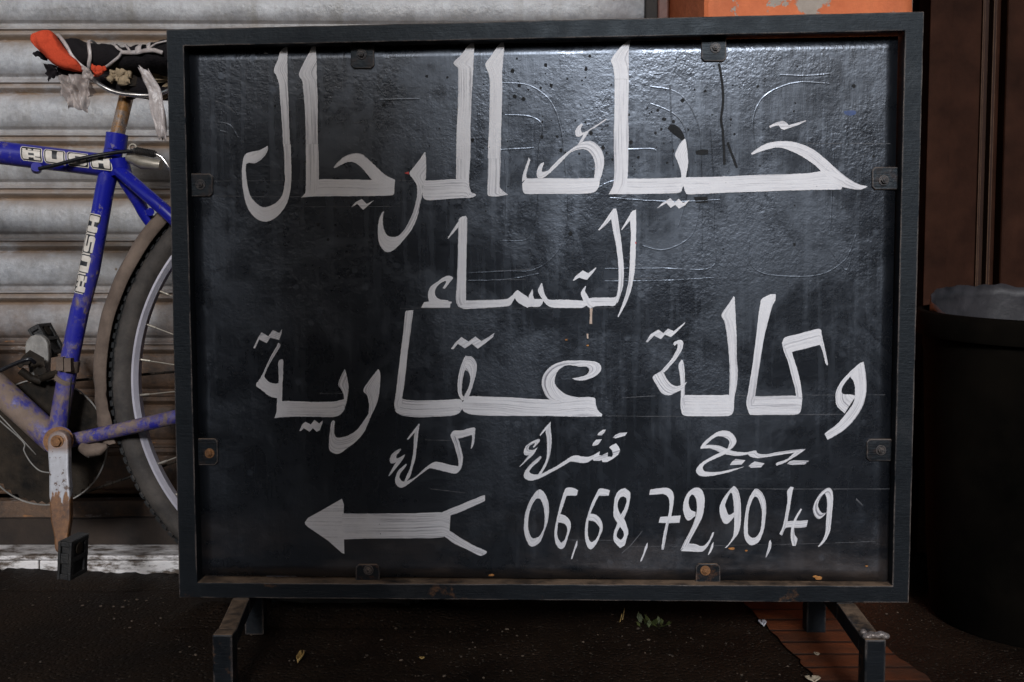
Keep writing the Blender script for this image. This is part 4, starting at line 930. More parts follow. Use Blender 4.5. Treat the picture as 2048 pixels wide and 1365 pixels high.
# small coloured drips and flecks
w = Paint('paint_drip', TAN, 0.0013); w.ribbon(ZG, [(815, 1130, 848, 1130), (818, 1200, 843, 1200), (812, 1300, 842, 1300)]); w.ribbon(ZI, [(1762, 290, 1778, 290), (1765, 330, 1778, 330)]); w.done()
w = Paint('rust_fleck', RUSTP, 0.0013)
w.poly(ZI, [(1760, 385), (1780, 382), (1782, 395), (1764, 396)]); w.poly(ZI, [(1578, 335), (1598, 332), (1600, 345), (1582, 348)])
for x, y, r in ((984, 1150, 5), (1637, 1156, 7), (1463, 1097, 5), (1413, 1139, 7), (1630, 1153, 4), (1733, 1132, 2.5), (1492, 1101, 3)):
    w.poly(Z1, [(x + r * 1.3 * math.cos(a) * random.uniform(.6, 1.2), y + r * 0.6 * math.sin(a) * random.uniform(.6, 1.2)) for a in [k * 0.7 for k in range(9)]])
w.done()
w = Paint('blue_smudge', BLUEP, 0.0002); w.poly(ZE, [(1575, 15), (1690, 8), (1695, 45), (1640, 62), (1590, 48)], smooth=2); w.done()
w = Paint('red_fleck', REDP, 0.0015); w.poly(ZB, [(1735, 342), (1780, 325), (1786, 358)]); w.poly(ZG, [(1312, 405), (1324, 408), (1323, 430), (1314, 428)]); w.done()

# clips that hold the panel, each with its bolt
def clip(x0, y0, x1, y1, bx, by, side):
    pts = [(x0, y0), (x1, y0), (x1, y1), (x0, y1)]
    keep = {'t': (0, 1), 'b': (2, 3), 'l': (0, 3), 'r': (1, 2)}[side]
    poly = []
    for i, p in enumerate(pts):
        if i in keep: poly.append(p); continue
        a, b = pts[i - 1], pts[(i + 1) % 4]
        for q in (a, b):
            L = math.hypot(q[0] - p[0], q[1] - p[1]); poly.append((p[0] + (q[0] - p[0]) * 6 / L, p[1] + (q[1] - p[1]) * 6 / L))
    bm = bmesh.new()
    prism(bm, [P2(*p) - SN * 0.0030 for p in poly], [P2(*p) + SN * 0.0008 for p in poly])
    rusty = by > 1000
    c = link('clip', bm, CLIPR if rusty else CLIP, sign, bevel=0.0009)
    bm = bmesh.new()
    q = P2(bx, by)
    cyl(bm, q - SN * 0.0029, q - SN * 0.0042, 0.0066, 18)
    cyl(bm, q - SN * 0.0041, q - SN * 0.0072, 0.0040, 6)
    cyl(bm, q - SN * 0.0071, q - SN * 0.0088, 0.0022, 12)
    link('bolt', bm, RUSTB if bx in (1410, 421) else CLIP, c, bevel=0.0004)
clip(702, 84, 749, 138, 724, 110, 't'); clip(1402, 70, 1452, 124, 1430, 97, 't')
clip(374, 348, 427, 394, 403, 370, 'l'); clip(384, 877, 437, 930, 421, 906, 'l')
clip(1743, 335, 1800, 380, 1766, 362, 'r'); clip(1732, 878, 1790, 922, 1760, 900, 'r')
clip(712, 1128, 760, 1172, 738, 1139, 'b'); clip(1391, 1127, 1440, 1172, 1410, 1140, 'b')

# legs: each an arm running out to both sides of the board on two posts
def leg(far, near, Yn, rear, Yr, w):
    f0 = on_plane(far[0], far[1], SC0 + SN * 0.003, SN); n0 = at(near[0], near[1], Yn); r0 = at(rear[0], rear[1], Yr)
    h = w
    bm = bmesh.new()
    s = Vector((w / 2, 0, 0)); d = Vector((0, 0, h))
    back = Vector((0, w, 0))
    prism(bm, [n0 - s + back * 0.98, n0 + s + back * 0.98, n0 + s - d + back * 0.98, n0 - s - d + back * 0.98], [f0 - s, f0 + s, f0 + s - d, f0 - s - d])
    link_parts = [bm]
    box(bm, (n0.x - w / 2 - 0.0006, n0.y, 0.0), (n0.x + w / 2 + 0.0006, n0.y + w, n0.z + 0.0006))
    f1 = f0 + SN * 0.001
    prism(bm, [f1 - s, f1 + s, f1 + s - d, f1 - s - d], [Vector((r0.x, Yr, f0.z)) - s, Vector((r0.x, Yr, f0.z)) + s, Vector((r0.x, Yr, f0.z)) + s - d, Vector((r0.x, Yr, f0.z)) - s - d])
    box(bm, (r0.x - w * 0.6, Yr + 0.0005, 0.0), (r0.x + w * 0.6, Yr + w, f0.z + 0.001))
    return link('leg', bm, FRAME, sign, bevel=0.002)
leg((481, 1198), (444, 1271), 1.165, (508, 1250), 1.40, 0.0228)
lg = leg((1692, 1206), (1752, 1281), 1.132, (1633, 1250), 1.40, 0.0232)
bm = bmesh.new()
for x, y in ((1735, 1274), (1744, 1271), (1753, 1272), (1762, 1270), (1769, 1273)):
    bmesh.ops.create_icosphere(bm, subdivisions=2, radius=0.0052, matrix=Matrix.Translation(at(x, y, 1.142) + Vector((0, 0, 0.0005))) @ Matrix.Diagonal((1.2, 1.1, 0.75, 1)))
bmesh.ops.create_icosphere(bm, subdivisions=2, radius=0.0042, matrix=Matrix.Translation(at(1727, 1265, 1.15)))
link('weld', bm, BRIGHTSTEEL, lg, True, angle=180)

# ------------------------------------------------------------------ the bicycle (leaning behind the sign)
YB = 1.50
def B(px, py, dy=0.0): return at(px, py, YB + dy)
SCL = YB / F                                   # metres per pixel at the bicycle
hub = B(690, 766)
bbc = B(117, 882)
bike = empty('bicycle', (bbc.x, YB, 0), 'muddy blue bicycle with white block letters and a rag-wrapped saddle, behind the sign', 'bicycle')
bm = bmesh.new()
tube(bm, [B(112, 884), B(120, 831), B(140.5, 714), B(160, 620), B(181, 541), B(210, 378), B(233, 275)], 0.0136, 20)      # seat tube
tube(bm, [B(231, 300), B(234.5, 268)], 0.0158, 20)
tube(bm, [B(226, 333), B(103, 318.5), B(0, 306), B(-562, 238)], [0.0170, 0.0172, 0.0172, 0.0165], 22)    # top tube
tube(bm, [B(112, 884), B(0, 781), B(-561, 262)], 0.0205, 22)                                          # down tube
tube(bm, [B(-548, 205), B(-572, 285)], 0.0185, 22)                                                    # head tube
cyl(bm, B(117, 882, -0.036), B(117, 882, 0.036), 0.0215, 28)                                          # bottom bracket shell
for sgn in (-1, 1):
    tube(bm, [Vector(p) for p in catmull([tuple(B(140, 882, sgn * 0.020)), tuple(B(245, 859, sgn * 0.036)), tuple(B(349, 835, sgn * 0.050)), tuple(B(520, 797, sgn * 0.060)), tuple(B(690, 766, sgn * 0.066))], 5)], 0.0105, 16)
tube(bm, [Vector(p) for p in catmull([tuple(B(236, 340, -0.008)), tuple(B(290, 387, -0.028)), tuple(B(345, 436, -0.038)), tuple(B(500, 586, -0.052)), tuple(B(690, 766, -0.066))], 5)], 0.0098, 16)
tube(bm, [Vector(p) for p in catmull([tuple(B(240, 348, 0.008)), tuple(B(275, 402, 0.026)), tuple(B(312, 458, 0.036)), tuple(B(470, 640, 0.050)), tuple(B(690, 766, 0.066))], 5)], 0.0094, 16)
cyl(bm, B(300, 424, -0.032), B(300, 424, 0.034), 0.006, 12)
tube(bm, [B(236, 318, -0.004), B(243, 350, -0.002)], 0.0155, 18)
fr = link('frame', bm, BLUE, bike, True, angle=60)

# seat tube clamp low down (rusty band), seat post
bm = bmesh.new()
tube(bm, [B(134.5, 742), B(138.5, 720)], 0.0163, 20); tube(bm, [B(128, 765), B(132, 757)], 0.0155, 20)
for x, y in ((132, 726), (147, 728)):
    box(bm, B(x, y) + Vector((-0.005, -0.021, -0.010)), B(x, y) + Vector((0.005, -0.010, 0.010)))
link('band_clamp', bm, MUD, bike, True, angle=40)
bm = bmesh.new()
tube(bm, [B(233, 276), B(243, 235), B(253, 194), B(264, 150)], 0.0103, 20)
post = link('seat_post', bm, POST, bike, True, angle=60)
bm = bmesh.new()
tube(bm, [B(262, 150, -0.012), B(263, 175, -0.012)], [0.009, 0.011], 14, jitter=0.08)
cyl(bm, B(266, 160, -0.022), B(266, 160, 0.022), 0.0075, 14); cyl(bm, B(262, 187, -0.015), B(262, 187, 0.015), 0.0095, 14)
link('saddle_clamp', bm, GRIME, post, True, angle=40)

# saddle: a padded body swept from the nose to the tail, under black cloth
sad_px = [  # x, top y, bottom y, half width (m)
    (104, 84, 104, 0.010), (112, 76, 118, 0.017), (124, 73, 130, 0.021), (145, 75, 138, 0.024), (165, 80, 139, 0.026), (190, 86, 137, 0.029), (215, 88, 137, 0.034), (240, 89, 139, 0.042), (262, 88, 141, 0.052), (285, 88, 142, 0.064),
    (300, 82, 142, 0.072), (320, 75, 143, 0.080), (350, 71, 145, 0.085), (385, 73, 146, 0.082), (410, 84, 140, 0.066), (420, 100, 125, 0.03)]
def saddle_point(x, a, inflate=1.0):
    """point on the saddle surface; a=0 faces the street, pi/2 is the top"""
    n = len(sad_px)
    for i in range(n - 1):
        if sad_px[i][0] <= x <= sad_px[i + 1][0]: break
    p, q = sad_px[i], sad_px[i + 1]; t = min(max((x - p[0]) / (q[0] - p[0]), 0), 1)
    top, bot, hw = (p[k] + (q[k] - p[k]) * t for k in (1, 2, 3))
    c = B(x, (top + bot) / 2, -0.8 * hw); c.y = YB; h = (bot - top) / 2 * SCL * inflate
    ca, sa = math.cos(a), math.sin(a)
    e = 0.8
    return c + Vector((0, -hw * inflate * math.copysign(abs(ca) ** e, ca), h * math.copysign(abs(sa) ** e, sa)))
bm = bmesh.new(); rings = []
for x, *_ in catmull([(p[0], 0) for p in sad_px], 4):
    rings.append([bm.verts.new(saddle_point(x, 2 * math.pi * k / 28)) for k in range(28)])
for a, b in zip(rings, rings[1:]):
    for k in range(28): bm.faces.new((a[k], a[(k + 1) % 28], b[(k + 1) % 28], b[k]))
bm.faces.new(rings[0]); bm.faces.new(rings[-1])
for v in bm.verts: v.co += Vector((0, -0.004, 0.0034)) * mnoise.noise(Vector((v.co.x * 75, v.co.y * 30, v.co.z * 30))) + Vector((0, 0, 0.0022)) * mnoise.noise(v.co * 110)
bmesh.ops.recalc_face_normals(bm, faces=bm.faces[:])
sad = link('saddle', bm, BLACKCLOTH, bike, True, angle=180)
def strap(path, w, name='plastic_band', mat=None, sub=8, infl=1.05):
    """flat band over the saddle: (x px, angle round the saddle)"""
    bm = bmesh.new(); pts = catmull(path, sub); prev = None
    P = [saddle_point(x, a, 1.0) + (saddle_point(x, a, 1.0) - saddle_point(x, a, 0.5)).normalized() * (0.0035 + 0.06 * (infl - 1.05)) for x, a in pts]
    for i, (x, a) in enumerate(pts):
        d = (P[min(i + 1, len(P) - 1)] - P[max(i - 1, 0)]).normalized()
        out = (P[i] - saddle_point(x, a, 0.5)).normalized()
        s = d.cross(out).normalized() * (w / 2 * (1 + 0.15 * mnoise.noise(P[i] * 40)))
        row = [bm.verts.new(P[i] + s), bm.verts.new(P[i] + out * 0.0006), bm.verts.new(P[i] - s)]
        if prev:
            for k in (0, 1): bm.faces.new((prev[k], prev[k + 1], row[k + 1], row[k]))
        prev = row
    bmesh.ops.recalc_face_normals(bm, faces=bm.faces[:])
    o = link(name, bm, mat or PLASTIC, sad, True, angle=180)
    md = o.modifiers.new('Solid', 'SOLIDIFY'); md.thickness = 0.0005; md.offset = 0
    return o
BAND = m_plain('grubby_plastic_band', (0.30, 0.25, 0.23), (0.52, 0.46, 0.44), 60, 0.28, 0.4)
strap([(172, 1.9), (177, 1.0), (183, 0.35), (185, -0.1), (180, -0.6), (176, -1.0)], 0.0052, mat=BAND)
strap([(218, 1.8), (226, 1.05), (240, 0.45), (250, 0.12), (232, -0.35), (215, -0.75), (200, -1.0)], 0.0040, mat=BAND)
strap([(238, 1.6), (248, 0.95), (262, 0.40), (268, 0.1)], 0.0036, mat=BAND)
strap([(273, 1.9), (277, 1.1), (281, 0.6), (285, 0.15)], 0.0095, mat=BAND)
strap([(291, 1.9), (297, 1.1), (302, 0.6), (307, 0.1)], 0.0055, mat=BAND)
strap([(250, 0.12), (268, 0.10), (290, 0.10), (310, 0.06), (335, -0.05)], 0.0060, mat=BAND)
strap([(306, 0.12), (320, 0.35), (345, 0.5)], 0.0025, mat=BAND)
strap([(116, 0.95), (124, 0.65), (137, 0.25), (152, -0.15), (166, -0.55), (178, -0.9)], 0.0050, mat=BAND, infl=1.12)
# torn foam, rail and shell under the saddle
def sheet(pts, dy, name, mat, parent, amp=0.004, n=14, thick=0.006, holes=0.0, dyfun=None):
    """crumpled sheet filling a quad of picture-plane points at the bicycle's depth"""
    bm = bmesh.new(); g = []
    a, b, c, d = pts                                    # top left, top right, bottom right, bottom left
    for j in range(n + 1):
        row = []
        for i in range(n + 1):
            u, v = i / n, j / n
            x = (a[0] * (1 - u) + b[0] * u) * (1 - v) + (d[0] * (1 - u) + c[0] * u) * v
            y = (a[1] * (1 - u) + b[1] * u) * (1 - v) + (d[1] * (1 - u) + c[1] * u) * v
            if i in (0, n) or j == n:
                x += 5 * mnoise.noise(Vector((x * 0.11, y * 0.11, 3))) ; y += 6 * mnoise.noise(Vector((x * 0.16, y * 0.1, 8)))
            p = B(x, y, dy)
            p.y += amp * (1.4 * mnoise.noise(Vector((u * 3.1, v * 2.3, dy * 50))) + 0.8 * mnoise.noise(Vector((u * 9, v * 4, dy * 50))))
            row.append(bm.verts.new(p))
        g.append(row)
    for j in range(n):
        for i in range(n): bm.faces.new((g[j][i], g[j][i + 1], g[j + 1][i + 1], g[j + 1][i]))
    bmesh.ops.recalc_face_normals(bm, faces=bm.faces[:])
    o = link(name, bm, mat, parent, True, angle=180)
    md = o.modifiers.new('Solid', 'SOLIDIFY'); md.thickness = thick
    return o
sheet([(226, 142), (268, 141), (256, 170), (214, 160)], -0.022, 'torn_foam', FOAM, sad, 0.005)
sheet([(292, 146), (420, 144), (420, 158), (294, 163)], -0.030, 'torn_foam', FOAM, sad, 0.006)
bm = bmesh.new()
for q in ([(338, 168), (322, 178), (308, 188), (296, 196)], [(345, 176), (330, 192), (312, 204)], [(300, 160), (318, 172), (345, 182)]):
    tube(bm, [B(x, y, -0.020 + 0.004 * i) for i, (x, y) in enumerate(q)], 0.0042, 8, jitter=0.1)
link('foam_shred', bm, FOAM, sad, True, angle=60)
bm = bmesh.new()
for dy in (-0.024, 0.024):
    tube(bm, [Vector(p) for p in catmull([tuple(B(172, 143, dy * 0.5)), tuple(B(186, 158, dy * 0.8)), tuple(B(205, 173, dy)), tuple(B(228, 184, dy)), tuple(B(262, 190, dy)), tuple(B(320, 188, dy)), tuple(B(390, 150, dy * 2))], 6)], 0.0033, 10)
link('rail', bm, CHROME, sad, True, angle=180)
bm = bmesh.new()
tube(bm, [B(180, 146), B(215, 160), B(250, 170), B(300, 172), B(370, 168)], [0.010, 0.015, 0.018, 0.022, 0.024], 14, jitter=0.1)
link('shell', bm, BLACKCLOTH, sad, True, angle=180)

# cranks
def crank(name, c0, c1, w0, w1, t, mat, bolt):
    bm = bmesh.new(); d = (c1 - c0); L = d.length; d.normalize(); s = d.cross(Vector((0, 1, 0))).normalized()
    poly = []
    prof = [(-0.7, 0.72), (-0.98, 0.25)]
    for k in range(9):
        a = math.pi * (k / 8) + math.pi / 2
        poly.append(c0 + d * (math.cos(a) * w0) + s * (math.sin(a) * w0))
    shape = [(0.10, 0.95), (0.18, 0.90), (0.30, 0.86), (0.45, 0.82)]
    left = [(f, w0 * k + 0 ) for f, k in ((0.12, 0.98), (0.28, 0.93), (0.5, 1.0), (0.75, 0.92), (0.9, w1 / w0))]
    lo = [c0 + d * (L * f) - s * q for f, q in left]
    hi = [c0 + d * (L * f) + s * q for f, q in left]
    end = [c1 + d * (math.cos(a) * w1) - s * (math.sin(a) * w1) for a in [math.pi / 2 - math.pi * k / 6 for k in range(7)]]
    ring = poly + lo + end + list(reversed(hi))
    prism(bm, [p + Vector((0, -t / 2, 0)) for p in ring], [p + Vector((0, t / 2, 0)) for p in ring])
    o = link(name, bm, mat, bike, bevel=0.0028, loc=c0)
    bm = bmesh.new(); q = c0 + Vector((0, -t / 2, 0))
    cyl(bm, q + Vector((0, 0.001, 0)), q + Vector((0, -0.0015, 0)), w0 * 0.62, 24)
    cyl(bm, q + Vector((0, -0.001, 0)), q + Vector((0, -0.0055, 0)), w0 * 0.46, 6)
    link('bolt', bm, bolt, o, bevel=0.0006)
    return o
ca = crank('crank_arm', B(119, 882, -0.062) , B(126, 1092, -0.088), 0.0152, 0.0098, 0.014, ARM, RUSTB)
crank('crank_arm', B(92, 884, 0.058), B(76, 692, 0.078), 0.0165, 0.0185, 0.013, GREYARM, MUD)
cyl_bm = bmesh.new(); cyl(cyl_bm, B(117, 882, -0.058), B(117, 882, 0.058), 0.0095, 16); cyl(cyl_bm, B(117, 882, -0.052), B(117, 882, -0.037), 0.0205, 26)
link('bottom_bracket_axle', cyl_bm, RUSTB, bike, True, angle=40)
# pedals: two side plates with oval openings joined by a barrel
def pedal(c, rot, mat):
    bm = bmesh.new(); M = Matrix.Translation(c) @ rot
    X, Y_, Z = 0.0100, 0.023, 0.027
    box(bm, (-X + 0.004, -Y_ + 0.004, -Z + 0.003), (X - 0.005, Y_ - 0.002, Z - 0.003), M)
    for sx in (-1, 1):                                       # long sides: rails round two openings
        x0, x1 = sorted((sx * (X - 0.004), sx * X))
        for z0, z1 in ((-Z, -Z + 0.006), (-0.003, 0.0035), (Z - 0.0055, Z)): box(bm, (x0, -Y_, z0), (x1, Y_, z1), M)
        for y0, y1 in ((-Y_, -Y_ + 0.009), (Y_ - 0.010, Y_)): box(bm, (x0 + 0.0002, y0 + 0.0002, -Z + 0.0002), (x1 - 0.0002, y1 - 0.0002, Z - 0.0002), M)
    for z0, z1 in ((-Z + 0.0004, -Z + 0.008), (-0.004, 0.010), (Z - 0.007, Z - 0.0004)):   # outer end with two slots
        box(bm, (-X + 0.0042, -Y_ + 0.0004, z0), (X - 0.0042, -Y_ + 0.004, z1), M)
    cyl(bm, M @ Vector((0, 0, 0.004)), M @ Vector((-0.003, Y_ + 0.010, 0.004)), 0.005, 14)
    for k in range(9):                                       # teeth along the top
        box(bm, (-X + 0.001, -Y_ + 0.003 + k * 0.0055, Z - 0.0004), (X - 0.001, -Y_ + 0.0055 + k * 0.0055, Z + 0.0012), M)
    o = link('pedal', bm, mat, bike, bevel=0.0010)
    bm = bmesh.new()
    cyl(bm, M @ Vector((X - 0.0012, -0.001, 0.014)), M @ Vector((X + 0.0004, -0.001, 0.014)), 0.0085, 20)
    link('reflector', bm, GRIME, o, bevel=0.0006)
pedal(B(146, 1114, -0.118), Matrix.Rotation(math.radians(4), 4, 'Y') @ Matrix.Rotation(math.radians(-6), 4, 'Z'), RUBBER)
pedal(B(95, 682, 0.125), Matrix.Rotation(math.radians(-28), 4, 'Y'), RUBBER)
# chainring with its guard, teeth
cr = B(90, 884, 0.045)
bm = bmesh.new(); nt = 88; rg = []
for i in range(nt):
    a = 2 * math.pi * i / nt; r = 0.094 if i % 2 else 0.0985
    rg.append((cr.x + r * math.cos(a), cr.z + r * math.sin(a)))
prism(bm, [Vector((x, cr.y - 0.0015, z)) for x, z in rg], [Vector((x, cr.y + 0.0015, z)) for x, z in rg])
ch = link('chainring', bm, GRIME, bike)
bm = bmesh.new(); sweep_ring(bm, Vector((cr.x, cr.y - 0.004, cr.z)), [(-0.001, 0.100), (0.001, 0.100), (0.001, 0.098), (-0.001, 0.098)], 0, 2 * math.pi, 64)
link('ring_rim', bm, GREYARM, ch, True, angle=30)
# chain running back to the sprocket
bm = bmesh.new()
for z0, z1 in ((cr.z + 0.094, hub.z + 0.036), (cr.z - 0.094, hub.z - 0.036)):
    n = 64; a = Vector((cr.x + 0.02, cr.y, z0)); b = Vector((hub.x, cr.y, z1))
    for i in range(n):
        p = a.lerp(b, i / n); q = a.lerp(b, (i + 0.9) / n); dy = 0.003 if i % 2 else 0.0018
        tube(bm, [p + Vector((0, dy, 0)), q + Vector((0, dy, 0))], 0.0022, 6); tube(bm, [p - Vector((0, dy, 0)), q - Vector((0, dy, 0))], 0.0022, 6)
props(link('chain', bm, GRIME, bike), kind='stuff')
# front derailleur cage and its arm
bm = bmesh.new()
poly = [(60, 700), (88, 716), (92, 742), (84, 762), (70, 757), (66, 735), (52, 728), (40, 738), (33, 730), (46, 712)]
prism(bm, [B(x, y, 0.034) for x, y in poly], [B(x, y, 0.052) for x, y in poly])
tube(bm, [B(40, 741, 0.02), B(62, 757, 0.026), B(84, 764, 0.03)], 0.006, 12)
tube(bm, [B(84, 757, 0.02), B(104, 750, 0.012), B(124, 745, 0.0)], 0.006, 10)
for x, y, r in ((82, 742, 0.008), (85, 757, 0.006), (52, 722, 0.007)): cyl(bm, B(x, y, 0.028), B(x, y, 0.056), r, 14)
link('front_derailleur', bm, GRIME, bike, bevel=0.001)
# cables
def cable(pts, r, mat, name='cable', parent=None, sub=8):
    bm = bmesh.new(); tube(bm, [Vector(p) for p in catmull([tuple(p) for p in pts], sub)], r, 8)
    return link(name, bm, mat, parent or bike, True, angle=180)
cable([B(78, 338, -0.024), B(110, 331, -0.026), B(160, 318, -0.026), B(215, 308, -0.022), B(262, 303, -0.022), B(300, 306, -0.024)], 0.0030, CABLE, 'brake_cable')
bm = bmesh.new()
N_ = 26
pa, pb = B(268, 301, -0.023), B(312, 309, -0.023)
rr = [0.0058 if i % 2 else 0.0047 for i in range(N_)]
for i in (0, 1, N_ - 2, N_ - 1): rr[i] = 0.0042
tube(bm, [pa.lerp(pb, i / (N_ - 1)) for i in range(N_)], rr, 14)
link('cable_boot', bm, RUBBER, bike, True, angle=30)
cable([B(312, 309, -0.023), B(324, 316, -0.023), B(336, 332, -0.023), B(352, 356, -0.02)], 0.0027, CHROME, 'brake_noodle')
cable([B(-20, 751, 0.0), B(30, 728, 0.002), B(58, 719, 0.004), B(70, 726, 0.012)], 0.0032, CABLE, 'brake_cable')
cable([B(-40, 795, -0.026), B(0, 832, -0.027), B(52, 888, -0.028), B(72, 910, -0.02)], 0.0009, GREYARM, 'gear_wire')
cable([B(-40, 800, -0.025), B(0, 842, -0.026), B(46, 884, -0.027), B(48, 902, -0.03), B(62, 926, -0.032), B(80, 942, -0.034), B(100, 946, -0.034)], 0.0010, GREYARM, 'gear_wire')
cable([B(134, 862, -0.02), B(141, 780, -0.018), B(143, 755, -0.016)], 0.0011, CABLE, 'gear_wire')
bm = bmesh.new()
tube(bm, [B(73, 339, -0.016), B(73, 334, -0.024)], 0.0075, 14); link('cable_stop', bm, BLUE, bike, True, angle=40)
bm = bmesh.new()
sweep_ring(bm, B(266, 296, -0.02), [(-0.0015, 0.0062), (0.0015, 0.0062), (0.0015, 0.0045), (-0.0015, 0.0045)], 0, 2 * math.pi, 20)
tube(bm, [B(258, 314, -0.01), B(285, 326, -0.016), B(322, 331, -0.018)], [0.008, 0.010, 0.0075], 12)
link('seat_bolt', bm, STEEL, bike, True, angle=40)

# wheels
def wheel(c, name='wheel'):
    wh = empty(name, c, parent=bike)
    bm = bmesh.new()
    prof = []
    for k in range(18):
        a = 2 * math.pi * k / 18
        prof.append((0.0205 * math.sin(a), 0.3345 + 0.0195 * math.cos(a)))
    sweep_ring(bm, c, prof, 0, 2 * math.pi, 144)
    for i in range(150):                                   # tread blocks on the shoulders
        a = 2 * math.pi * i / 150
        M = Matrix.Translation(c) @ Matrix.Rotation(-a, 4, 'Y')
        for dy in (-0.0135, 0.0, 0.0135):
            rr_ = 0.3345 + math.sqrt(0.0200 ** 2 - dy * dy)
            box(bm, (rr_ - 0.003, dy - 0.0042, -0.0042 + (0.003 if dy == 0 else 0)), (rr_ + 0.0018, dy + 0.0042, 0.0042 + (0.003 if dy == 0 else 0)), M)
    link('tyre', bm, TYRE, wh, True, loc=c, angle=50)
    bm = bmesh.new()
    sweep_ring(bm, c, [(-0.0125, 0.3275), (-0.0118, 0.3285), (-0.0095, 0.3260), (0.0095, 0.3260), (0.0118, 0.3285), (0.0125, 0.3275), (0.0125, 0.3160), (0.0065, 0.3105), (-0.0065, 0.3105), (-0.0125, 0.3160)], 0, 2 * math.pi, 144)
    link('rim', bm, RIM, wh, True, loc=c, angle=35)
    bm = bmesh.new()
    cyl(bm, c + Vector((0, -0.055, 0)), c + Vector((0, 0.055, 0)), 0.012, 18)
    for dy in (-0.034, 0.034): cyl(bm, c + Vector((0, dy - 0.002, 0)), c + Vector((0, dy + 0.002, 0)), 0.022, 24)
    link('hub', bm, GREYARM, wh, True, angle=40)
    for i in range(36):
        a = 2 * math.pi * (i + 0.35) / 36; k = (1 if i % 4 < 2 else -1) * 1.05
        dy = 0.034 if i % 2 else -0.034
        p0 = c + Vector((math.cos(a + k) * 0.019, dy, math.sin(a + k) * 0.019)); p1 = c + Vector((math.cos(a) * 0.3112, 0, math.sin(a) * 0.3112))
        bm = bmesh.new(); d = (p1 - p0).normalized()
        tube(bm, [p0, p1 - d * 0.014], 0.0010, 6); tube(bm, [p1 - d * 0.0145, p1], 0.0019, 8)
        link('spoke', bm, STEEL, wh)
    return wh
wheel(hub)
wheel(B(-726, 766))
# rear mudguard
bm = bmesh.new()
prof = [(-0.0285, 0.3520), (-0.0300, 0.3600), (-0.0270, 0.3680), (-0.0180, 0.3735), (0.0, 0.3755), (0.0180, 0.3735), (0.0270, 0.3680), (0.0300, 0.3600), (0.0285, 0.3520)]
prof += [(dy * 0.94, r - 0.0016) for dy, r in reversed(prof)]
sweep_ring(bm, hub, prof, math.radians(40), math.radians(194.5), 90)
for v in bm.verts:
    a = math.atan2(v.co.z - hub.z, v.co.x - hub.x)
    if a < -math.pi + math.radians(15.0): v.co += (v.co - hub).normalized() * 0.004 * mnoise.noise(v.co * 90)
    v.co += (v.co - hub).normalized() * 0.0012 * mnoise.noise(v.co * 22)
link('mudguard', bm, MUD, bike, True, angle=50)
# mud clots under the chain stay
bm = bmesh.new()
tube(bm, [B(160, 893, -0.03), B(176, 902, -0.03), B(200, 898, -0.034), B(214, 892, -0.036)], [0.006, 0.010, 0.009, 0.004], 10, jitter=0.25)
link('mud_clot', bm, MUD, bike, True, angle=180)
# fork, stem and bars (outside the photograph)
bm = bmesh.new()
for dy in (-0.055, 0.055):
    tube(bm, [Vector(p) for p in catmull([tuple(B(-576, 300, dy * 0.6)), tuple(B(-600, 420, dy)), tuple(B(-660, 640, dy)), tuple(B(-726, 766, dy))], 5)], 0.011, 14)
cyl(bm, B(-574, 296, -0.045), B(-574, 296, 0.045), 0.014, 16)
link('fork', bm, BLUE, bike, True, angle=50)
bm = bmesh.new()
tube(bm, [B(-548, 205), B(-538, 160), B(-570, 145)], 0.013, 16)
tube(bm, [B(-570, 145, -0.22), B(-585, 140, -0.1), B(-570, 145, 0), B(-585, 140, 0.1), B(-570, 145, 0.22)], 0.011, 14)
link('handlebar', bm, GRIME, bike, True, angle=50)

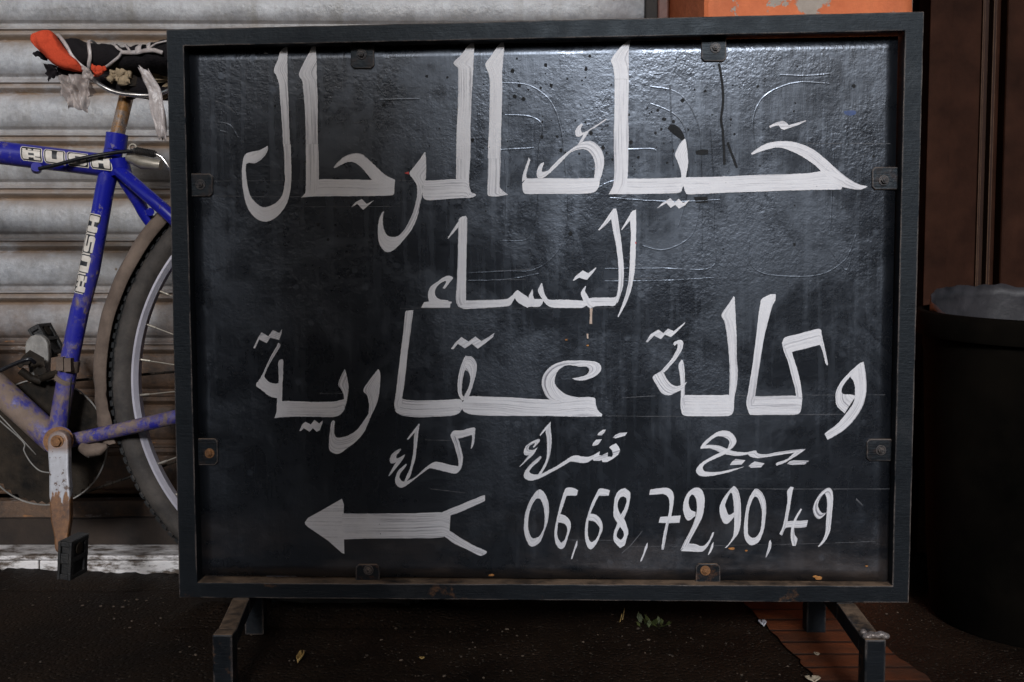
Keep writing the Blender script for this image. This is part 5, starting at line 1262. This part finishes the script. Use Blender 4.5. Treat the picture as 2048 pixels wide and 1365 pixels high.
# lettering on the tubes: cream edge, black body, cream letters, wrapped round the tube
GL = {'R': [(0, .56, 1, .78), (0, 0, .34, .60), (.66, .30, 1, .60), (.30, .18, .72, .36), (.62, 0, 1, .22), (0, .78, .2, .93), (.30, .82, .52, .93), (.62, .80, 1, .95)],
      'U': [(0, .12, .36, 1), (.64, .12, 1, 1), (.0, 0, .92, .27), (.1, -.02, .86, .1)],
      'S': [(.08, .76, 1, 1), (0, .44, .36, .92), (.05, .40, .95, .60), (.64, .08, 1, .54), (0, 0, .92, .24)],
      'H': [(0, 0, .36, 1), (.64, 0, 1, 1), (.30, .38, .70, .62)]}
def decal(p0, p1, y0, r, cell, gap, hgt, start, lean, tilt):
    """word laid along the tube axis p0->p1 starting 'start' m along; y0 offset across; letters' tops turn away from the lower side"""
    ax = (p1 - p0).normalized(); side = Vector((0, -1, 0)); up = ax.cross(side) * -1
    if tilt < 0: up = -up
    def pt(s, t, k):
        a = (y0 + t) / r; q = r + k
        return p0 + ax * s + side * (math.cos(a) * q) + up * (math.sin(a) * q)
    def patch(bm, s0, s1, t0, t1, k, rnd=0.0):
        nx, ny = 4, 6
        g = []
        for j in range(ny + 1):
            t = t0 + (t1 - t0) * j / ny; row = []
            ins = rnd if j in (0, ny) else 0
            for i in range(nx + 1):
                s = (s0 + ins) + (s1 - s0 - 2 * ins) * i / nx + lean * t
                row.append(bm.verts.new(pt(s, t, k)))
            g.append(row)
        for j in range(ny):
            for i in range(nx): bm.faces.new((g[j][i], g[j][i + 1], g[j + 1][i + 1], g[j + 1][i]))
    layers = (bmesh.new(), bmesh.new(), bmesh.new())
    s = start
    for n_, chh in enumerate('RUSH'):
        patch(layers[0], s - 0.0030, s + cell + 0.0030, -hgt / 2 - 0.0030, hgt / 2 + 0.0030, 0.0003 + n_ * 2e-5, 0.002)
        patch(layers[1], s - 0.0018, s + cell + 0.0018, -hgt / 2 - 0.0018, hgt / 2 + 0.0018, 0.0005, 0.0015)
        for i, (a, b, c, d) in enumerate(GL[chh]):
            patch(layers[2], s + a * cell, s + c * cell, -hgt / 2 + b * hgt, -hgt / 2 + d * hgt, 0.0007 + i * 1.5e-5, 0.0008)
        s += cell + gap
    me_all = bmesh.new()
    for i, l in enumerate(layers):
        for f in l.faces: f.material_index = 1 if i == 1 else 0
        tmp = bpy.data.meshes.new('t'); l.to_mesh(tmp); l.free(); me_all.from_mesh(tmp); bpy.data.meshes.remove(tmp)
    for f in me_all.faces:
        c = f.calc_center_median(); q = p0 + ax * (c - p0).dot(ax)
        if f.normal.dot(c - q) < 0: f.normal_flip()
    return link('lettering', me_all, [DECALW, DECALK], fr, True, angle=180)
decal(B(0, 306), B(226, 333), 0.0030, 0.0173, 0.0330 * 0.80, 0.0080, 0.0165, 0.0415, -0.22, 1)
decal(B(160, 620), B(210, 378), 0.0010, 0.0137, 0.0245, 0.0058, 0.0150, 0.0280, 0.0, 1)

# rag and plastic tied to the saddle
bm = bmesh.new()
sec = [((95, 62), (78, 65), 0.006), ((103, 63), (68, 71), 0.011), ((109, 69), (65, 79), 0.013), ((113, 77), (68, 88), 0.015), ((119, 86), (77, 100), 0.016), ((128, 97), (90, 111), 0.016), ((141, 109), (104, 124), 0.015), ((153, 120), (122, 136), 0.013), ((162, 131), (142, 142), 0.009), ((167, 140), (163, 143), 0.003)]
sec = [((q[0], q[1]), (q[2], q[3]), q[4]) for q in catmull([(*a_, *b_, d_) for a_, b_, d_ in sec], 4)]
rings = []
for i, (pa_, pb_, dpt) in enumerate(sec):
    A_, B_ = B(*pa_, -0.028), B(*pb_, -0.028); m_ = (A_ + B_) / 2; h_ = (A_ - B_) / 2
    ring_ = []
    for k in range(32):
        a_ = 2 * math.pi * k / 32; ca_, sa_ = math.cos(a_), math.sin(a_)
        fold = 1 + 0.16 * math.sin(5 * a_ + i * 0.25) * (0.4 + 0.6 * math.sin(i * 0.13))
        ring_.append(bm.verts.new(m_ + h_ * math.copysign(abs(ca_) ** 0.75, ca_) + Vector((0, dpt * math.copysign(abs(sa_) ** 0.55, sa_) * fold, 0))))
    rings.append(ring_)
for a, b in zip(rings, rings[1:]):
    for k in range(32): bm.faces.new((a[k], a[(k + 1) % 32], b[(k + 1) % 32], b[k]))
bm.faces.new(rings[0]); bm.faces.new(rings[-1])
for v in bm.verts:
    v.co += Vector((0.7, -1.0, 0.7)) * (0.0016 * mnoise.noise(v.co * 60) + 0.0009 * mnoise.noise(v.co * 160))
bmesh.ops.recalc_face_normals(bm, faces=bm.faces[:])
rag = link('rag', bm, REDCLOTH, None, True, loc=B(80, 68, -0.028), angle=180)
props(rag, 'orange-red rag rolled and tied round the bicycle saddle nose', 'rag')
o = sheet([(186, 136), (214, 138), (205, 146), (192, 152)], -0.038, 'rag_end', REDCLOTH, rag, 0.002)
pb = empty('plastic_bag', B(150, 150), 'crumpled clear plastic bag hanging under the saddle nose, below the rag', 'plastic bag')
sheet([(116, 152), (184, 148), (172, 222), (138, 214)], -0.026, 'bag_skirt', PLASTIC, pb, 0.012, 26, 0.0006)
sheet([(122, 150), (186, 156), (184, 190), (130, 196)], -0.010, 'bag_skirt', PLASTIC, pb, 0.010, 20, 0.0006)
sheet([(165, 132), (180, 140), (190, 156), (168, 158)], -0.034, 'bag_knot', PLASTIC, pb, 0.004, 10, 0.001)
bk = empty('black_plastic_bag', B(105, 145), 'scrap of torn black plastic poking out beneath the orange rag', 'plastic scrap')
sheet([(88, 128), (116, 132), (114, 152), (98, 162)], -0.020, 'torn_flap', BLACKCLOTH, bk, 0.006, 12, 0.001)
sheet([(70, 100), (96, 112), (92, 122), (64, 109)], -0.012, 'torn_flap', BLACKCLOTH, bk, 0.003, 8, 0.001)
sheet([(112, 134), (168, 142), (164, 158), (118, 154)], -0.016, 'torn_flap', BLACKCLOTH, bk, 0.004, 12, 0.001)
st = empty('plastic_strip', B(290, 160), 'frayed pale plastic strip hanging from the back of the saddle beside the sign', 'plastic strip')
bm = bmesh.new(); prev = None
edge = catmull([(262, 112, 284, 108), (270, 124, 292, 118), (277, 140, 298, 136), (284, 158, 306, 152), (294, 176, 320, 178), (298, 198, 326, 206), (302, 228, 330, 236), (310, 250, 333, 262), (315, 270, 332, 276)], 5)
for i, (ax_, ay_, bx_, by_) in enumerate(edge):
    row = []
    for k in range(9):
        u = k / 8; p = B(ax_ + (bx_ - ax_) * u, ay_ + (by_ - ay_) * u + (random.uniform(0, 9) if i == len(edge) - 1 else 0), -0.052 + 0.01 * i / len(edge))
        p.y += 0.007 * mnoise.noise(Vector((u * 5, i * 0.12, 0))) + 0.003 * mnoise.noise(Vector((u * 14, i * 0.05, 4)))
        row.append(bm.verts.new(p))
    if prev:
        for k in range(8): bm.faces.new((prev[k], prev[k + 1], row[k + 1], row[k]))
    prev = row
o = link('hanging_strip', bm, BAND, st, True, angle=180); md = o.modifiers.new('Solid', 'SOLIDIFY'); md.thickness = 0.0006

# ------------------------------------------------------------------ bin
bc = at(2085, 900, 1.47); RT, RB, HT = 0.176, 0.150, 0.462
binr = empty('rubbish_bin', (bc.x, bc.y, 0), 'round black plastic rubbish bin with a grey liner, right of the sign', 'bin')
def lathe(bm, c, prof, seg=64, wob_=0.0, tilt=None):
    rings = []
    for r, z in prof:
        rings.append([bm.verts.new(c + Vector((math.cos(2 * math.pi * k / seg) * r, math.sin(2 * math.pi * k / seg) * r, z))) for k in range(seg)])
    for a, b in zip(rings, rings[1:]):
        for k in range(seg): bm.faces.new((a[k], a[(k + 1) % seg], b[(k + 1) % seg], b[k]))
    return rings
c0 = Vector((bc.x, bc.y, 0))
bm = bmesh.new()
r_ = lathe(bm, c0, [(RB - 0.004, 0.0), (RB, 0.006), (RB + 0.008, 0.12), (RT - 0.008, HT - 0.06), (RT - 0.006, HT - 0.05), (RT - 0.006, HT - 0.03), (RT - 0.009, HT - 0.028), (RT - 0.010, HT - 0.028), (RB - 0.002, 0.02), (0.001, 0.02)])
bm.faces.new(r_[0])
bmesh.ops.recalc_face_normals(bm, faces=bm.faces[:])
link('body', bm, BIN, binr, True, angle=35)
bm = bmesh.new()
lathe(bm, c0, [(RT - 0.0055, HT - 0.036), (RT + 0.004, HT - 0.034), (RT + 0.006, HT - 0.028), (RT + 0.006, HT - 0.006), (RT + 0.003, HT), (RT - 0.006, HT + 0.001), (RT - 0.010, HT - 0.004), (RT - 0.0095, HT - 0.034), (RT - 0.0055, HT - 0.036)])
for v in bm.verts: v.co.z += 0.010 * (v.co.y - bc.y) / RT
bmesh.ops.recalc_face_normals(bm, faces=bm.faces[:])
link('rim', bm, BIN, binr, True, angle=50)
bm = bmesh.new(); seg = 120; rings = []
for j, (r, z, amp) in enumerate([(RT - 0.040, HT - 0.20, 0.006), (RT - 0.024, HT - 0.12, 0.006), (RT - 0.016, HT - 0.05, 0.004), (RT - 0.014, HT - 0.012, 0.002), (RT - 0.015, HT + 0.012, 0.003), (RT - 0.016, HT + 0.030, 0.005)]):
    ring_ = []
    for k in range(seg):
        a = 2 * math.pi * k / seg
        back = max(0, math.sin(a - 0.25)) ** 0.6
        rr_ = r + amp * mnoise.noise(Vector((math.cos(a) * 4, math.sin(a) * 4, j * 0.35))) + 0.5 * amp * mnoise.noise(Vector((math.cos(a) * 13, math.sin(a) * 13, j * 0.3)))
        zz = z
        if j >= 3: zz = HT - 0.012 + (z - (HT - 0.012)) * back - (0.012 if back == 0 else 0) + 0.006 * back * mnoise.noise(Vector((math.cos(a) * 7, math.sin(a) * 7, 1)))
        zz += 0.010 * math.sin(a)
        ring_.append(bm.verts.new(c0 + Vector((math.cos(a) * rr_, math.sin(a) * rr_, zz))))
    rings.append(ring_)
for a, b in zip(rings, rings[1:]):
    for k in range(seg): bm.faces.new((a[k], a[(k + 1) % seg], b[(k + 1) % seg], b[k]))
bmesh.ops.recalc_face_normals(bm, faces=bm.faces[:])
o = link('liner', bm, LINER, binr, True, angle=180); md = o.modifiers.new('Solid', 'SOLIDIFY'); md.thickness = 0.0008

# ------------------------------------------------------------------ small things on the ground
def scrap(name, px, py, w, h, mat, label, cat, lift=0.4, n=6):
    """small curled piece lying on the asphalt"""
    p = on_ground(px, py, 0.0); bm = bmesh.new(); g = []
    for j in range(n + 1):
        row = []
        for i in range(n + 1):
            u, v = i / n - .5, j / n - .5
            k = math.sqrt(max(0.05, 1 - (2 * v) ** 2)) * (0.9 + 0.3 * mnoise.noise(Vector((u * 3, v * 3, px))))
            row.append(bm.verts.new(p + Vector((u * w * k, v * h, 0.003 + lift * w * (u * u * 1.6 + 0.25 * abs(mnoise.noise(Vector((u * 4, v * 4, py)))))))))
        g.append(row)
    for j in range(n):
        for i in range(n): bm.faces.new((g[j][i], g[j][i + 1], g[j + 1][i + 1], g[j + 1][i]))
    bmesh.ops.recalc_face_normals(bm, faces=bm.faces[:])
    o = link(name, bm, mat, None, True, loc=p, angle=180)
    md = o.modifiers.new('Solid', 'SOLIDIFY'); md.thickness = 0.0008
    return props(o, label, cat)
scrap('dry_leaf', 601, 1322, 0.010, 0.034, LEAF, 'small curled yellow leaf on the asphalt in front of the sign', 'leaf', 1.4)
scrap('paper_scrap', 1525, 1254, 0.014, 0.016, PAPER, 'crumpled white paper scrap beside the terracotta strip under the sign', 'litter', 0.9)
scrap('litter_chip', 1633, 1314, 0.009, 0.010, CARD, 'tiny pale chip lying on the terracotta strip', 'litter', 0.5)
scrap('litter_chip', 844, 1322, 0.008, 0.006, LEAF, 'tiny ochre chip on the asphalt below the sign middle', 'litter', 0.5)
scrap('paper_scrap', 1625, 1366, 0.022, 0.016, CARD, 'pale cardboard scrap at the near edge of the terracotta strip', 'litter', 0.4)
# weed
wp = on_ground(1306, 1252)
wd = empty('weed', wp, 'small dull green weed growing from the asphalt under the sign', 'weed')
bm = bmesh.new()
for i in range(26):
    a = random.uniform(0, 2 * math.pi); L_ = random.uniform(0.008, 0.024); el = random.uniform(0.15, 1.2)
    p = wp + Vector((random.gauss(0, 0.012), random.gauss(0, 0.006), 0)); d = Vector((math.cos(a) * math.cos(el), math.sin(a) * math.cos(el), math.sin(el)))
    s = d.cross(Vector((0, 0, 1))).normalized() * 0.0035
    v = [bm.verts.new(q) for q in (p, p + d * L_ * .5 + s, p + d * L_, p + d * L_ * .5 - s)]
    bm.faces.new(v)
link('leaves', bm, GREEN, wd)
bm = bmesh.new()
for x, y, h in ((1240, 1244, 0.012), (1245, 1240, 0.018)):
    p = on_ground(x, y); tube(bm, [p, p + Vector((0.003, 0, h))], 0.0008, 5)
link('stalk', bm, LEAF, wd)
# grit: uncountable little stones over the asphalt
bm = bmesh.new()
def pebble(p, r, z0=0.0):
    m = Matrix.Translation((p.x, p.y, z0 + r * 0.3)) @ Matrix.Rotation(random.uniform(0, 6.28), 4, 'Z') @ Matrix.Diagonal((random.uniform(.8, 1.7), random.uniform(.7, 1.2), random.uniform(.4, .8), 1))
    n0 = len(bm.verts)
    bmesh.ops.create_icosphere(bm, subdivisions=1, radius=r, matrix=m)
for i in range(1500):
    x, y = random.uniform(-0.9, 1.1), random.uniform(0.95, 1.66)
    if mnoise.noise(Vector((x * 5, y * 7, 2))) + 0.25 * random.random() < 0.12: continue
    if 0.25 < x < 0.75 and 1.57 < y: continue
    pebble(Vector((x, y, 0)), random.choice((0.0006, 0.0008, 0.001, 0.0012, 0.0016, 0.0022)))
props(link('gravel', bm, STONE), 'scattered grit and tiny stones over the dark asphalt', 'gravel', kind='stuff')
